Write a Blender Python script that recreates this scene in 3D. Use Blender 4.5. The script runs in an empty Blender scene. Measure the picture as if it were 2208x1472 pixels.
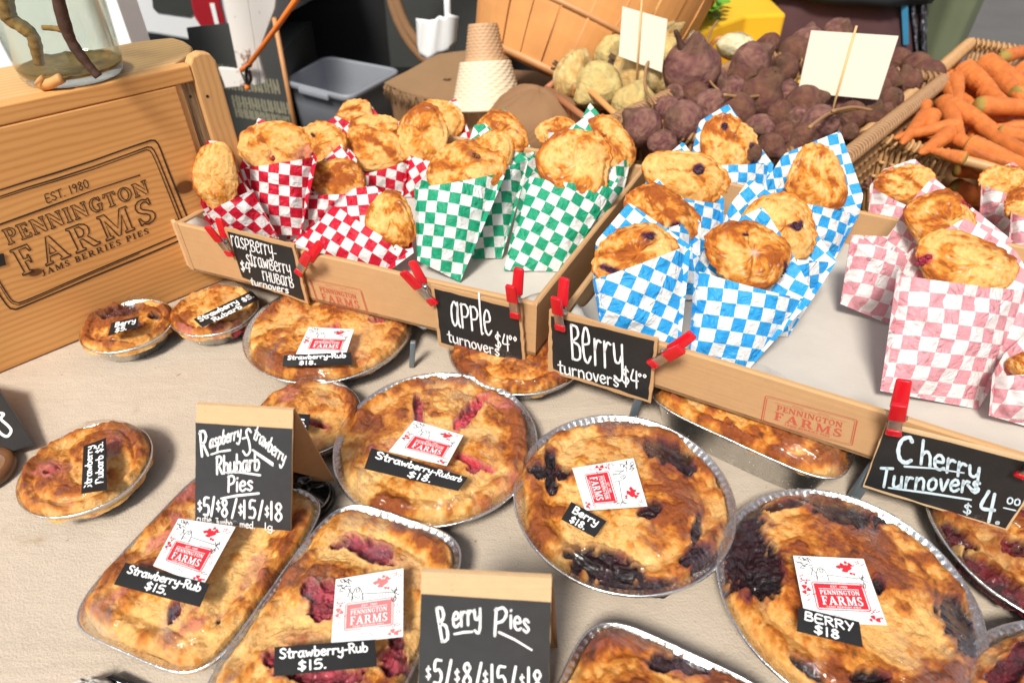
import bpy, math, random
import numpy as np
from mathutils import Vector
from mathutils.geometry import tessellate_polygon
random.seed(7); rng=np.random.default_rng(7)
S=bpy.context.scene; COL=S.collection
# ---------------------------------------------------------------- camera, light, exposure
F=1400.0; PITCH=math.radians(39.2); H=.585; CX,CY=1104.0,736.0
cam=bpy.data.cameras.new('camera'); co=bpy.data.objects.new('camera',cam); COL.objects.link(co)
cam.sensor_width=36; cam.lens=F/2208*36; cam.clip_start=.02; cam.clip_end=400
co.location=(0,0,H); co.rotation_euler=(math.pi/2-PITCH,0,0); S.camera=co
cam.dof.use_dof=True; cam.dof.focus_distance=.74; cam.dof.aperture_fstop=5.6
SUN_EL=math.radians(52); SUN_AZ=math.radians(203)   # azimuth clockwise from +Y
w=bpy.data.worlds.new('World'); S.world=w; w.use_nodes=True
nt=w.node_tree; sky=nt.nodes.new('ShaderNodeTexSky'); sky.sky_type='NISHITA'; sky.sun_disc=False
sky.sun_elevation=SUN_EL; sky.sun_rotation=SUN_AZ; sky.air_density=1.0; sky.dust_density=3.0
bg=nt.nodes['Background']; hs=nt.nodes.new('ShaderNodeHueSaturation'); hs.inputs['Saturation'].default_value=.45; nt.links.new(sky.outputs[0],hs.inputs['Color']); nt.links.new(hs.outputs[0],bg.inputs[0]); bg.inputs[1].default_value=.105
sl=bpy.data.lights.new('sun','SUN'); sl.energy=3.8; sl.angle=math.radians(13); sl.color=(1,.95,.87)
so=bpy.data.objects.new('sun',sl); COL.objects.link(so)
sd=Vector((math.sin(SUN_AZ)*math.cos(SUN_EL),math.cos(SUN_AZ)*math.cos(SUN_EL),math.sin(SUN_EL)))
so.rotation_euler=sd.to_track_quat('Z','Y').to_euler(); so.location=(0,0,5)
S.view_settings.view_transform='Standard'; S.view_settings.look='None'; S.view_settings.exposure=.24; S.view_settings.gamma=1
S.view_settings.use_curve_mapping=False
S.cycles.max_bounces=8; S.cycles.transparent_max_bounces=12; S.cycles.caustics_reflective=False; S.cycles.caustics_refractive=False

# ---------------------------------------------------------------- geometry helpers
cp,sp=math.cos(PITCH),math.sin(PITCH); CAM=np.array([0,0,H])
def rayd(u,v):
    x=(u-CX)/F; y=-(v-CY)/F
    return np.array([x,cp+y*sp,-sp+y*cp])
def onz(u,v,z=0.):
    d=rayd(u,v); t=(z-H)/d[2]; return CAM+d*t
def aty(u,v,Y):
    d=rayd(u,v); return CAM+d*(Y/d[1])
def nrm(a): a=np.array(a,float); return a/np.linalg.norm(a)
class Plane:
    def __init__(s,p,n): s.p=np.array(p,float); s.n=nrm(n)
    def __call__(s,u,v,off=0.):
        d=rayd(u,v); o=s.p+s.n*off; t=((o-CAM)@s.n)/(d@s.n); return CAM+d*t
def proj(P):
    P=np.asarray(P,float); X=P[...,0];Y=P[...,1];dz=P[...,2]-H
    zc=Y*cp-dz*sp; yc=Y*sp+dz*cp
    return CX+F*X/zc, CY-F*yc/zc
def hsh(ix,iy,iz,seed):
    h=(ix*374761393+iy*668265263+iz*2147483647+seed*974634777)&0xffffffff
    h=((h^(h>>13))*1274126177)&0xffffffff
    return ((h^(h>>16))&0xffff)/65535.0
def vnoise(x,y,z=0,seed=0):
    x,y,z=np.broadcast_arrays(np.asarray(x,float),np.asarray(y,float),np.asarray(z,float))
    x0=np.floor(x).astype(np.int64);y0=np.floor(y).astype(np.int64);z0=np.floor(z).astype(np.int64)
    fx=x-x0;fy=y-y0;fz=z-z0; fx=fx*fx*(3-2*fx);fy=fy*fy*(3-2*fy);fz=fz*fz*(3-2*fz)
    r=0
    for i in (0,1):
        for j in (0,1):
            for k in (0,1):
                w_=(fx if i else 1-fx)*(fy if j else 1-fy)*(fz if k else 1-fz)
                r=r+w_*hsh(x0+i,y0+j,z0+k,seed)
    return r*2-1
def fbm(x,y,z=0,seed=0,o=4):
    r=0;a=.5;s=1
    for i in range(o): r=r+a*vnoise(x*s+i*7.3,y*s+i*3.1,np.asarray(z)*s+i*1.7,seed+i); a*=.5; s*=2.03
    return r
def sstep(a,b,x): t=np.clip((x-a)/(b-a),0,1); return t*t*(3-2*t)
def lerp(a,b,t): return np.asarray(a)*(1-t)+np.asarray(b)*t

ORG={}
def tag(o,label=None,cat=None,group=None,kind=None):
    if label: o['label']=label
    if cat: o['category']=cat
    if group: o['group']=group
    if kind: o['kind']=kind
    return o
def thing(name,label,cat,loc,group=None):
    o=bpy.data.objects.new(name,None); COL.objects.link(o); o.location=tuple(loc); o.empty_display_size=.05
    ORG[o.name]=np.array(loc,float); return tag(o,label,cat,group)
def mesh(name,V,Fc,mat,root=None,org=None,smooth=True,uv=None,col=None,local=False,label=None,solid=0,bev=0):
    V=np.asarray(V,float).reshape(-1,3)
    if root is not None:
        rn=root if not isinstance(root,str) else root
        o0=ORG.get(rn.name,np.zeros(3)) if not local else np.zeros(3)
    else: o0=np.array(org if org is not None else V.mean(0)) if not local else np.zeros(3)
    me=bpy.data.meshes.new(name); me.from_pydata((V-o0).tolist(),[],[tuple(int(i) for i in f) for f in Fc]); me.update()
    if mat: me.materials.append(mat)
    if smooth: me.polygons.foreach_set('use_smooth',[True]*len(me.polygons))
    if uv is not None:
        l=me.uv_layers.new(name='UVMap'); idx=np.zeros(len(me.loops),int); me.loops.foreach_get('vertex_index',idx)
        l.data.foreach_set('uv',np.asarray(uv,float)[idx].ravel())
    if col is not None:
        a=me.color_attributes.new('Col','FLOAT_COLOR','POINT')
        c=np.ones((len(V),4)); c[:,:3]=np.asarray(col)[:, :3]; a.data.foreach_set('color',c.ravel())
    o=bpy.data.objects.new(name,me); COL.objects.link(o)
    if root is not None: o.parent=root
    elif not local: o.location=tuple(o0)
    if root is not None and not local: ORG[o.name]=o0
    elif root is None: ORG[o.name]=o0
    if label: o['label']=label
    if solid: m=o.modifiers.new('s','SOLIDIFY'); m.thickness=solid; m.offset=0
    if bev: m=o.modifiers.new('b','BEVEL'); m.width=bev; m.segments=2; m.limit_method='ANGLE'
    return o
def grid_faces(n,m,closed=False,flip=False):
    f=[]
    for j in range(m-1):
        for i in range(n if closed else n-1):
            a=j*n+i;b=j*n+(i+1)%n;c=(j+1)*n+(i+1)%n;d=(j+1)*n+i
            f.append((a,d,c,b) if flip else (a,b,c,d))
    return f
class MB:
    def __init__(s): s.v=[]; s.f=[]
    def add(s,V,Fc):
        k=len(s.v); s.v+= [tuple(map(float,p)) for p in V]; s.f+=[tuple(int(i)+k for i in f) for f in Fc]; return s
    def box(s,c,ax,ay,az):   # centre and half-axis vectors
        c,ax,ay,az=map(lambda a:np.array(a,float),(c,ax,ay,az))
        V=[c+i*ax+j*ay+k*az for i in(-1,1) for j in(-1,1) for k in(-1,1)]
        return s.add(V,[(0,1,3,2),(4,6,7,5),(0,4,5,1),(2,3,7,6),(0,2,6,4),(1,5,7,3)])
    def hexa(s,bot,top):
        n=len(bot); V=list(bot)+list(top)
        return s.add(V,[tuple(range(n))[::-1],tuple(range(n,2*n))]+[(i,(i+1)%n,n+(i+1)%n,n+i) for i in range(n)])
    def tube(s,P,R,k=8,cap=True):
        P=[np.array(p,float) for p in P]; n=len(P); R=[R]*n if np.isscalar(R) else R
        V=[];up=np.array([.13,.2,1.])
        for i,p in enumerate(P):
            t=nrm(P[min(i+1,n-1)]-P[max(i-1,0)]); a=np.cross(t,up)
            if np.linalg.norm(a)<1e-3: a=np.cross(t,[1,0,0])
            a=nrm(a); b=np.cross(t,a); up=b*-1 if False else up
            for q in range(k):
                an=2*math.pi*q/k; V.append(p+R[i]*(math.cos(an)*a+math.sin(an)*b))
        fc=grid_faces(k,n,True)
        if cap: fc+=[tuple(range(k))[::-1],tuple(range((n-1)*k,n*k))]
        return s.add(V,fc)
    def build(s,name,mat,root=None,**k): return mesh(name,s.v,s.f,mat,root,**k)

# ---------------------------------------------------------------- materials
class Mt:
    def __init__(s,name):
        s.m=bpy.data.materials.new(name); s.m.use_nodes=True; s.t=s.m.node_tree; s.b=s.t.nodes['Principled BSDF']; s.out=s.t.nodes['Material Output']
    def n(s,typ,ins={},**kw):
        x=s.t.nodes.new(typ)
        for k,v in kw.items(): setattr(x,k,v)
        for k,v in ins.items():
            if isinstance(v,bpy.types.NodeSocket): s.t.links.new(v,x.inputs[k])
            else: x.inputs[k].default_value=v
        return x
    def set(s,**kw):
        for k,v in kw.items():
            k={'base':'Base Color','rough':'Roughness','metal':'Metallic','normal':'Normal','spec':'Specular IOR Level','sss':'Subsurface Weight','alpha':'Alpha','trans':'Transmission Weight','ior':'IOR','coat':'Coat Weight'}.get(k,k)
            if isinstance(v,bpy.types.NodeSocket): s.t.links.new(v,s.b.inputs[k])
            else: s.b.inputs[k].default_value=(*v,1) if isinstance(v,(tuple,list)) and len(v)==3 and 'Color' in k else v
        return s
    def noise(s,scale,detail=4,vec=None,rough=.55,dist=0):
        ins={'Scale':scale,'Detail':detail,'Roughness':rough,'Distortion':dist}
        if vec is not None: ins['Vector']=vec
        return s.n('ShaderNodeTexNoise',ins).outputs['Fac']
    def coord(s,kind='Object',scale=None,rot=None,loc=None):
        c=s.n('ShaderNodeTexCoord').outputs[kind]
        if scale or rot or loc:
            ins={'Vector':c}
            if scale: ins['Scale']=scale
            if rot: ins['Rotation']=rot
            if loc: ins['Location']=loc
            return s.n('ShaderNodeMapping',ins).outputs[0]
        return c
    def ramp(s,fac,stops):
        r=s.n('ShaderNodeValToRGB',{'Fac':fac}); e=r.color_ramp.elements
        while len(e)<len(stops): e.new(.5)
        for q,(p,c) in zip(e,stops): q.position=p; q.color=(*c,1) if len(c)==3 else c
        return r.outputs[0]
    def mix(s,a,b,f,bt='MIX'):
        x=s.t.nodes.new('ShaderNodeMix'); x.data_type='RGBA'; x.blend_type=bt
        for sock,v in ((x.inputs[0],f),(x.inputs[6],a),(x.inputs[7],b)):
            if isinstance(v,bpy.types.NodeSocket): s.t.links.new(v,sock)
            else: sock.default_value=(*v,1) if isinstance(v,(tuple,list)) and len(v)==3 else v
        return x.outputs[2]
    def math(s,op,a,b=0.,c=0.):
        x=s.n('ShaderNodeMath',operation=op)
        for i,v in enumerate((a,b,c)):
            if isinstance(v,bpy.types.NodeSocket): s.t.links.new(v,x.inputs[i])
            else: x.inputs[i].default_value=v
        return x.outputs[0]
    def bump(s,h,st=.3,d=.001,normal=None):
        ins={'Height':h,'Strength':st,'Distance':d}
        if normal is not None: ins['Normal']=normal
        return s.n('ShaderNodeBump',ins).outputs[0]
def simple(name,base,rough=.6,metal=0,var=.12,scale=30,bump=.15,bd=.001,**kw):
    m=Mt(name); f=m.noise(scale,5,m.coord()); c=m.mix(tuple(x*(1-var) for x in base),tuple(min(1,x*(1+var)) for x in base),f)
    m.set(base=c,rough=rough,metal=metal,**kw)
    if bump: m.set(normal=m.bump(m.noise(scale*8,3,m.coord()),bump,bd))
    return m.m
def attrmat(name,rough=.5,spec=.4,bs=900,bst=.35,sss=0,coat=0,roughvar=0,fine=.2,bd=.003):
    m=Mt(name); a=m.n('ShaderNodeVertexColor',layer_name='Col').outputs[0]
    n1=m.noise(170,8,m.coord(),.72); c=m.mix(a,(.25,.25,.25),m.math('MULTIPLY',n1,0),'MULTIPLY')
    k=m.math('ADD',m.math('MULTIPLY',m.math('SUBTRACT',n1,.5),fine*6),1.0)
    cc=m.n('ShaderNodeVectorMath',{0:a,1:m.n('ShaderNodeCombineXYZ',{0:m.math('POWER',k,.8),1:k,2:m.math('POWER',k,1.25)}).outputs[0]},operation='MULTIPLY').outputs[0]
    m.set(base=cc,rough=rough,spec=spec,coat=coat,normal=m.bump(m.noise(bs,8,m.coord(),.7),bst,bd))
    if sss: m.set(sss=sss); m.b.inputs['Subsurface Radius'].default_value=(.006,.003,.0015); m.b.inputs['Subsurface Scale'].default_value=1
    return m.m
M={}
M['crust']=attrmat('crust',.48,.35,120,.75,0,bd=.006)
M['fill']=attrmat('pie_filling',.25,.45,200,.8,0,.15,fine=.3,bd=.004)
M['turn']=attrmat('turnover_pastry',.6,.25,120,.8,0,bd=.006)
M['veg']=attrmat('root_vegetable',.6,.3,4,.5,0,bd=.06,fine=.22)
M['carrot']=attrmat('carrot_skin',.42,.4,9,.4,0,fine=.1,bd=.03)
def foil():
    m=Mt('foil'); n=m.noise(60,6,m.coord(),.7); n2=m.noise(350,3,m.coord())
    m.set(base=(.88,.88,.87),metal=1.,rough=m.math('ADD',m.math('MULTIPLY',n,.25),.14),normal=m.bump(m.math('ADD',n,m.math('MULTIPLY',n2,.3)),.6,.002)); return m.m
M['foil']=foil()
def film():
    m=Mt('plastic_film'); v=m.coord('Object',(1,1,1),(0,0,.7)); 
    v2=m.n('ShaderNodeMapping',{'Vector':v,'Scale':(14,190,60)}).outputs[0]
    n=m.noise(1,3,v2,.6); n2=m.noise(28,2,m.coord()); 
    v3=m.n('ShaderNodeMapping',{'Vector':m.coord(),'Scale':(240,18,60)}).outputs[0]; n3=m.noise(1,2,v3,.6)
    msk=m.ramp(m.noise(14,2,m.coord()),[(.5,(0,0,0)),(.62,(1,1,1))])
    h=m.math('ADD',m.math('MULTIPLY',m.math('MULTIPLY',n,msk),.9),m.math('ADD',m.math('MULTIPLY',n2,1.2),m.math('MULTIPLY',n3,.2)))
    b=m.bump(h,.9,.0035)
    tr=m.n('ShaderNodeBsdfTransparent').outputs[0]; gl=m.n('ShaderNodeBsdfGlossy',{'Roughness':.06,'Normal':b}).outputs[0]
    fr=m.n('ShaderNodeFresnel',{'IOR':1.5,'Normal':b}).outputs[0]
    stk_=m.math('MULTIPLY',m.ramp(n,[(.60,(0,0,0)),(.66,(1,1,1))]),msk)
    f=m.math('MINIMUM',m.math('ADD',m.math('MULTIPLY',fr,m.math('ADD',m.math('MULTIPLY',msk,.35),.07)),m.math('MULTIPLY',stk_,.16)),.6)
    mx=m.n('ShaderNodeMixShader',{0:f,1:tr,2:gl}).outputs[0]; m.t.links.new(mx,m.out.inputs[0]); return m.m
M['film']=film()
def paper(name,c1,c2,mott=0):
    m=Mt(name); uv=m.n('ShaderNodeTexCoord').outputs['UV']
    dist=m.noise(9,2,uv)
    v=m.n('ShaderNodeMapping',{'Vector':uv,'Location':(0,0,.5)}).outputs[0]
    ch=m.n('ShaderNodeTexChecker',{'Vector':v,'Scale':1.,'Color1':(*c1,1),'Color2':(*c2,1)}).outputs[0]
    nb=m.noise(7,4,uv); col=m.mix(ch,(.86,.86,.86),m.math('MULTIPLY',nb,.25),'MULTIPLY')
    if mott: col=m.mix(col,(.86,.8,.78),m.math('MULTIPLY',m.noise(3.5,6,uv,.8),mott))
    n=m.noise(1.3,4,uv,.6); n2=m.noise(.5,3,uv,.5,1.5)
    b=m.bump(m.math('ADD',n,m.math('MULTIPLY',m.math('ABSOLUTE',m.math('SUBTRACT',n2,.5)),-3)),.9,.0035)
    m.set(base=col,rough=.45,spec=.3,normal=b)
    tl=m.n('ShaderNodeBsdfTranslucent',{'Color':col,'Normal':b}).outputs[0]
    mx=m.n('ShaderNodeMixShader',{0:.2,1:m.b.outputs[0],2:tl}).outputs[0]; m.t.links.new(mx,m.out.inputs[0]); return m.m
WP=(.83,.82,.80)
M['pred']=paper('red_check_paper',(.62,.012,.04),WP); M['pgreen']=paper('green_check_paper',(.02,.36,.19),WP)
M['pblue']=paper('blue_check_paper',(.035,.36,.78),WP); M['ppink']=paper('pink_check_paper',(.66,.21,.26),(.82,.77,.75),.38)
def cardboard(name,c,sc=1):
    m=Mt(name); f=m.noise(60,5,m.coord(),.7); v=m.coord('Object',(8,8,260)); g=m.noise(1,3,v)
    col=m.mix(tuple(x*.84 for x in c),tuple(min(1,x*1.12) for x in c),m.math('ADD',m.math('MULTIPLY',f,.6),m.math('MULTIPLY',g,.4)))
    sp_=m.ramp(m.noise(500,2,m.coord()),[(.68,(1,1,1)),(.76,(.55,.45,.35))]); col=m.mix(col,sp_,.6,'MULTIPLY')
    m.set(base=col,rough=.85,spec=.15,normal=m.bump(m.math('ADD',f,g),.25,.0012)); return m.m
M['card']=cardboard('cardboard',(.52,.31,.15)); M['card2']=cardboard('cardboard_light',(.62,.43,.24)); M['cardd']=cardboard('cardboard_cut_edge',(.33,.19,.09))
M['chalk']=simple('chalkboard_black',(.012,.012,.012),.55,0,.5,40,.2); M['chalk2']=simple('chalkboard_slate',(.03,.033,.037),.55,0,.3,60,.2)
M['ink']=simple('white_paint_marker',(.85,.86,.86),.6,0,.05,200,.1); M['inkblue']=simple('pale_blue_chalk_paint',(.62,.76,.82),.6,0,.08,300,.1)
M['label']=simple('black_label_paper',(.012,.011,.011),.5,0,.3,60,.1); M['whitep']=simple('white_label_paper',(.84,.84,.84),.5,0,.03,60,.05)
M['redp']=simple('red_print',(.68,.02,.035),.5,0,.08,100,0); M['redw']=simple('red_wash_print',(.8,.2,.2),.5,0,.15,100,0); M['blackp']=simple('black_print',(.03,.03,.03),.5,0,.2,100,0)
M['stamp']=simple('red_stamp_ink',(.52,.1,.055),.8,0,.25,300,0); M['burn']=simple('burnt_engraving',(.045,.018,.006),.8,0,.3,300,0)
M['redv']=simple('red_vinyl',(.62,.01,.02),.25,0,.05,40,.05); M['steel']=simple('zinc_steel',(.6,.6,.58),.3,1,.1,60,.25)
M['greymetal']=simple('grey_painted_steel',(.2,.24,.27),.45,.5,.15,40,.1)
M['parch']=Mt('parchment'); _m=M['parch']; _m.set(base=_m.mix((.46,.42,.36),(.58,.54,.49),_m.noise(9,5,_m.coord())),rough=.6,spec=.25,normal=_m.bump(_m.noise(25,5,_m.coord()),.35,.004)); M['parch']=_m.m
def tablepaper():
    m=Mt('kraft_table_paper'); f=m.noise(5,6,m.coord(),.6); g=m.noise(420,3,m.coord())
    col=m.mix((.485,.40,.31),(.585,.495,.395),f); sp_=m.ramp(m.noise(160,3,m.coord()),[(.70,(1,1,1)),(.78,(.72,.62,.5))]); col=m.mix(col,sp_,.5,'MULTIPLY')
    fb=m.ramp(m.noise(1,3,m.coord('Object',(60,400,60),(0,0,.5))),[(.35,(.93,.93,.93)),(.65,(1,1,1))]); col=m.mix(col,fb,1.,'MULTIPLY'); st=m.ramp(m.noise(16,3,m.coord()),[(.66,(1,1,1)),(.74,(.80,.72,.62))]); col=m.mix(col,st,.8,'MULTIPLY'); cr_=m.ramp(m.noise(90,2,m.coord()),[(.735,(1,1,1)),(.75,(.5,.3,.15))]); col=m.mix(col,cr_,.7,'MULTIPLY')
    m.set(base=col,rough=.85,spec=.15,normal=m.bump(m.math('ADD',m.math('ADD',g,m.math('MULTIPLY',m.noise(12,4,m.coord()),3.5)),m.math('MULTIPLY',m.noise(1,3,m.coord('Object',(2.2,11,2),(0,0,.45)),.5,1.2),3.)),.5,.0022)); return m.m
M['table']=tablepaper()
def wood(name,base,dark,knots=(),freq=420,warp=.01,ax=2):
    # knots in object coordinates (x,z) ; grain runs along object X
    m=Mt(name); c=m.coord(); sx=m.n('ShaderNodeSeparateXYZ',{0:c}); x,y,z=sx.outputs
    if ax==1: z=y
    if ax==3: x,z=z,x
    zz=m.math('ADD',z,m.math('MULTIPLY',m.math('SUBTRACT',m.noise(1,3,m.coord('Object',(2.5,2.5,9))),.5),warp*3.))
    kd=0.
    for (kx,kz,kr) in knots:
        dx=m.math('SUBTRACT',x,kx); dz=m.math('SUBTRACT',z,kz)
        d2=m.math('ADD',m.math('MULTIPLY',m.math('MULTIPLY',dx,dx),.45),m.math('MULTIPLY',dz,dz))
        g=m.math('DIVIDE',kr*kr*1.2,m.math('ADD',d2,kr*kr*.5))
        zz=m.math('ADD',zz,m.math('MULTIPLY',m.math('MULTIPLY',g,m.math('SIGN',dz)),kr*.9)) if False else m.math('ADD',zz,m.math('MULTIPLY',g,kr*1.1))
        kk=m.math('POWER',m.math('MINIMUM',m.math('DIVIDE',kr*kr*.55,m.math('ADD',d2,kr*kr*.12)),1.),2.2); kd=m.math('MAXIMUM',kd,kk)
    rings=m.math('ADD',m.math('MULTIPLY',m.math('SINE',m.math('MULTIPLY',zz,freq)),.5),.5)
    fine=m.noise(1,4,m.coord('Object',(12,300,300)),.7) if ax!=3 else m.noise(1,4,m.coord('Object',(300,300,12)),.7)
    big=m.noise(6,3,m.coord('Object',(.6,1,3)))
    f=m.math('ADD',m.math('MULTIPLY',m.math('POWER',rings,2.),.26),m.math('ADD',m.math('MULTIPLY',fine,.30),m.math('MULTIPLY',big,.42)))
    col=m.ramp(f,[(.1,base),(.95,dark)])
    if knots: col=m.mix(col,(.09,.025,.008),m.math('MULTIPLY',kd,.9))
    m.set(base=col,rough=.5,spec=.3,normal=m.bump(f,.15,.0008)); return m.m
M['wood']=wood('pine_wood',(.74,.42,.15),(.48,.22,.06))
M['asphalt']=simple('asphalt',(.10,.095,.09),.9,0,.25,3,.5,.004); M['dark']=simple('near_black',(.008,.008,.009),.9,0,.3,8,.2)
M['van']=simple('white_van_paint',(.72,.74,.75),.3,0,.04,5,0); M['darkgrey']=simple('dark_grey_panel',(.03,.032,.03),.6,0,.2,10,.1)
M['bin']=simple('grey_plastic',(.27,.285,.32),.35,0,.05,12,.05); M['rust']=Mt('chipped_white_paint'); _m=M['rust']
_m.set(base=_m.mix((.72,.69,.64),(.2,.1,.05),_m.ramp(_m.noise(14,5,_m.coord(),.7),[(.58,(0,0,0)),(.66,(1,1,1))])),rough=.6); M['rust']=_m.m
M['orange']=simple('orange_bungee',(.85,.2,.02),.5,0,.1,100,.2); M['lamp']=simple('tail_light_red',(.33,.012,.02),.2,0,.1,20,0)
def burlap(name,c):
    m=Mt(name); w1=m.n('ShaderNodeTexWave',{'Scale':110.,'Distortion':1.5,'Vector':m.coord()}).outputs['Fac']; w2=m.n('ShaderNodeTexWave',{'Scale':110.,'Distortion':1.5,'Vector':m.coord('Object',None,(0,0,1.57))}).outputs['Fac']
    g=m.math('MULTIPLY',w1,w2); col=m.mix(tuple(x*.7 for x in c),tuple(x*1.15 for x in c),m.math('ADD',m.math('MULTIPLY',g,.5),m.math('MULTIPLY',m.noise(8,4,m.coord()),.5)))
    m.set(base=col,rough=.95,spec=.1,normal=m.bump(g,.5,.002)); return m.m
M['burlap']=burlap('burlap',(.36,.22,.115)); M['burlap2']=burlap('brown_burlap',(.33,.185,.095))
M['wicker']=Mt('wicker'); _m=M['wicker']; _m.set(base=_m.mix((.32,.155,.05),(.66,.40,.18),_m.noise(22,5,_m.coord(),.7)),rough=.5,normal=_m.bump(_m.noise(1,3,_m.coord('Object',(200,200,30))),.3,.001)); M['wicker']=_m.m
M['wicker2']=Mt('dark_wicker'); _m=M['wicker2']; _m.set(base=_m.mix((.16,.07,.025),(.48,.27,.12),_m.noise(30,5,_m.coord(),.7)),rough=.55); M['wicker2']=_m.m
M['wickw']=simple('pale_cane',(.72,.6,.42),.6,0,.15,60,.3); M['stave']=simple('basket_stave',(.64,.29,.09),.55,0,.3,9,.3); M['hoop']=simple('basket_hoop',(.55,.26,.10),.55,0,.2,20,.2)
M['yellow']=simple('yellow_cloth',(.72,.42,.012),.8,0,.08,6,.2); M['cream']=simple('cream_card',(.78,.72,.58),.7,0,.03,30,.05); M['stick']=simple('bamboo_stick',(.62,.4,.17),.5,0,.15,60,.1)
M['glass']=Mt('clear_glass'); _m=M['glass']
_t=_m.n('ShaderNodeBsdfTransparent',{'Color':(.93,.96,.94,1)}).outputs[0]; _g=_m.n('ShaderNodeBsdfGlossy',{'Roughness':.02}).outputs[0]; _f=_m.math('ADD',_m.math('MULTIPLY',_m.math('POWER',_m.n('ShaderNodeLayerWeight',{'Blend':.5}).outputs['Facing'],3.),.55),.05)
_m.t.links.new(_m.n('ShaderNodeMixShader',{0:_f,1:_t,2:_g}).outputs[0],_m.out.inputs[0]); M['glass']=_m.m
_m=Mt('cream_tint_water'); _t=_m.n('ShaderNodeBsdfTransparent',{'Color':(.98,.98,.95,1)}).outputs[0]; _d=_m.n('ShaderNodeBsdfTranslucent',{'Color':(.9,.88,.76,1)}).outputs[0]; _d2=_m.n('ShaderNodeBsdfDiffuse',{'Color':(.9,.88,.78,1)}).outputs[0]  # cream tint stands in for bright surroundings refracted in the water
_a=_m.n('ShaderNodeMixShader',{0:.5,1:_d,2:_d2}).outputs[0]; _m.t.links.new(_m.n('ShaderNodeMixShader',{0:.12,1:_t,2:_a}).outputs[0],_m.out.inputs[0]); M['water']=_m.m
M['moss']=simple('mossy_bark',(.2,.12,.03),.9,0,.8,70,.6,.0015); M['bark']=simple('wet_bark',(.06,.022,.01),.7,0,.6,70,.6,.0015)
M['blackgloss']=simple('black_glass',(.01,.01,.012),.08,0,.2,10,0); M['leaf']=simple('green_leaf',(.12,.3,.02),.5,0,.4,30,.3)
M['maroon']=simple('maroon_cloth',(.075,.03,.032),.9,0,.3,8,.2); M['navy']=simple('black_cloth',(.01,.011,.015),.85,0,.4,6,.2)
M['sage']=simple('sage_cloth',(.13,.15,.085),.9,0,.25,5,.3); M['teal']=simple('blue_strap',(.03,.2,.36),.6,0,.2,20,.1); M['skin']=simple('skin',(.5,.28,.19),.5,0,.08,30,.05); M['hair']=simple('hair',(.05,.03,.02),.6,0,.3,80,.3)
_m=Mt('patterned_scarf'); _m.set(base=_m.ramp(_m.noise(55,4,_m.coord(),.8),[(.52,(.008,.008,.01)),(.6,(.3,.3,.36))]),rough=.8); M['scarf']=_m.m
M['white']=simple('white_plastic',(.82,.83,.82),.5,0,.03,20,.1); M['bread']=simple('bread_crust',(.55,.28,.09),.6,0,.3,12,.3)
M['brownpan']=simple('brown_panel',(.09,.05,.02),.7,0,.4,6,.1)

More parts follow.
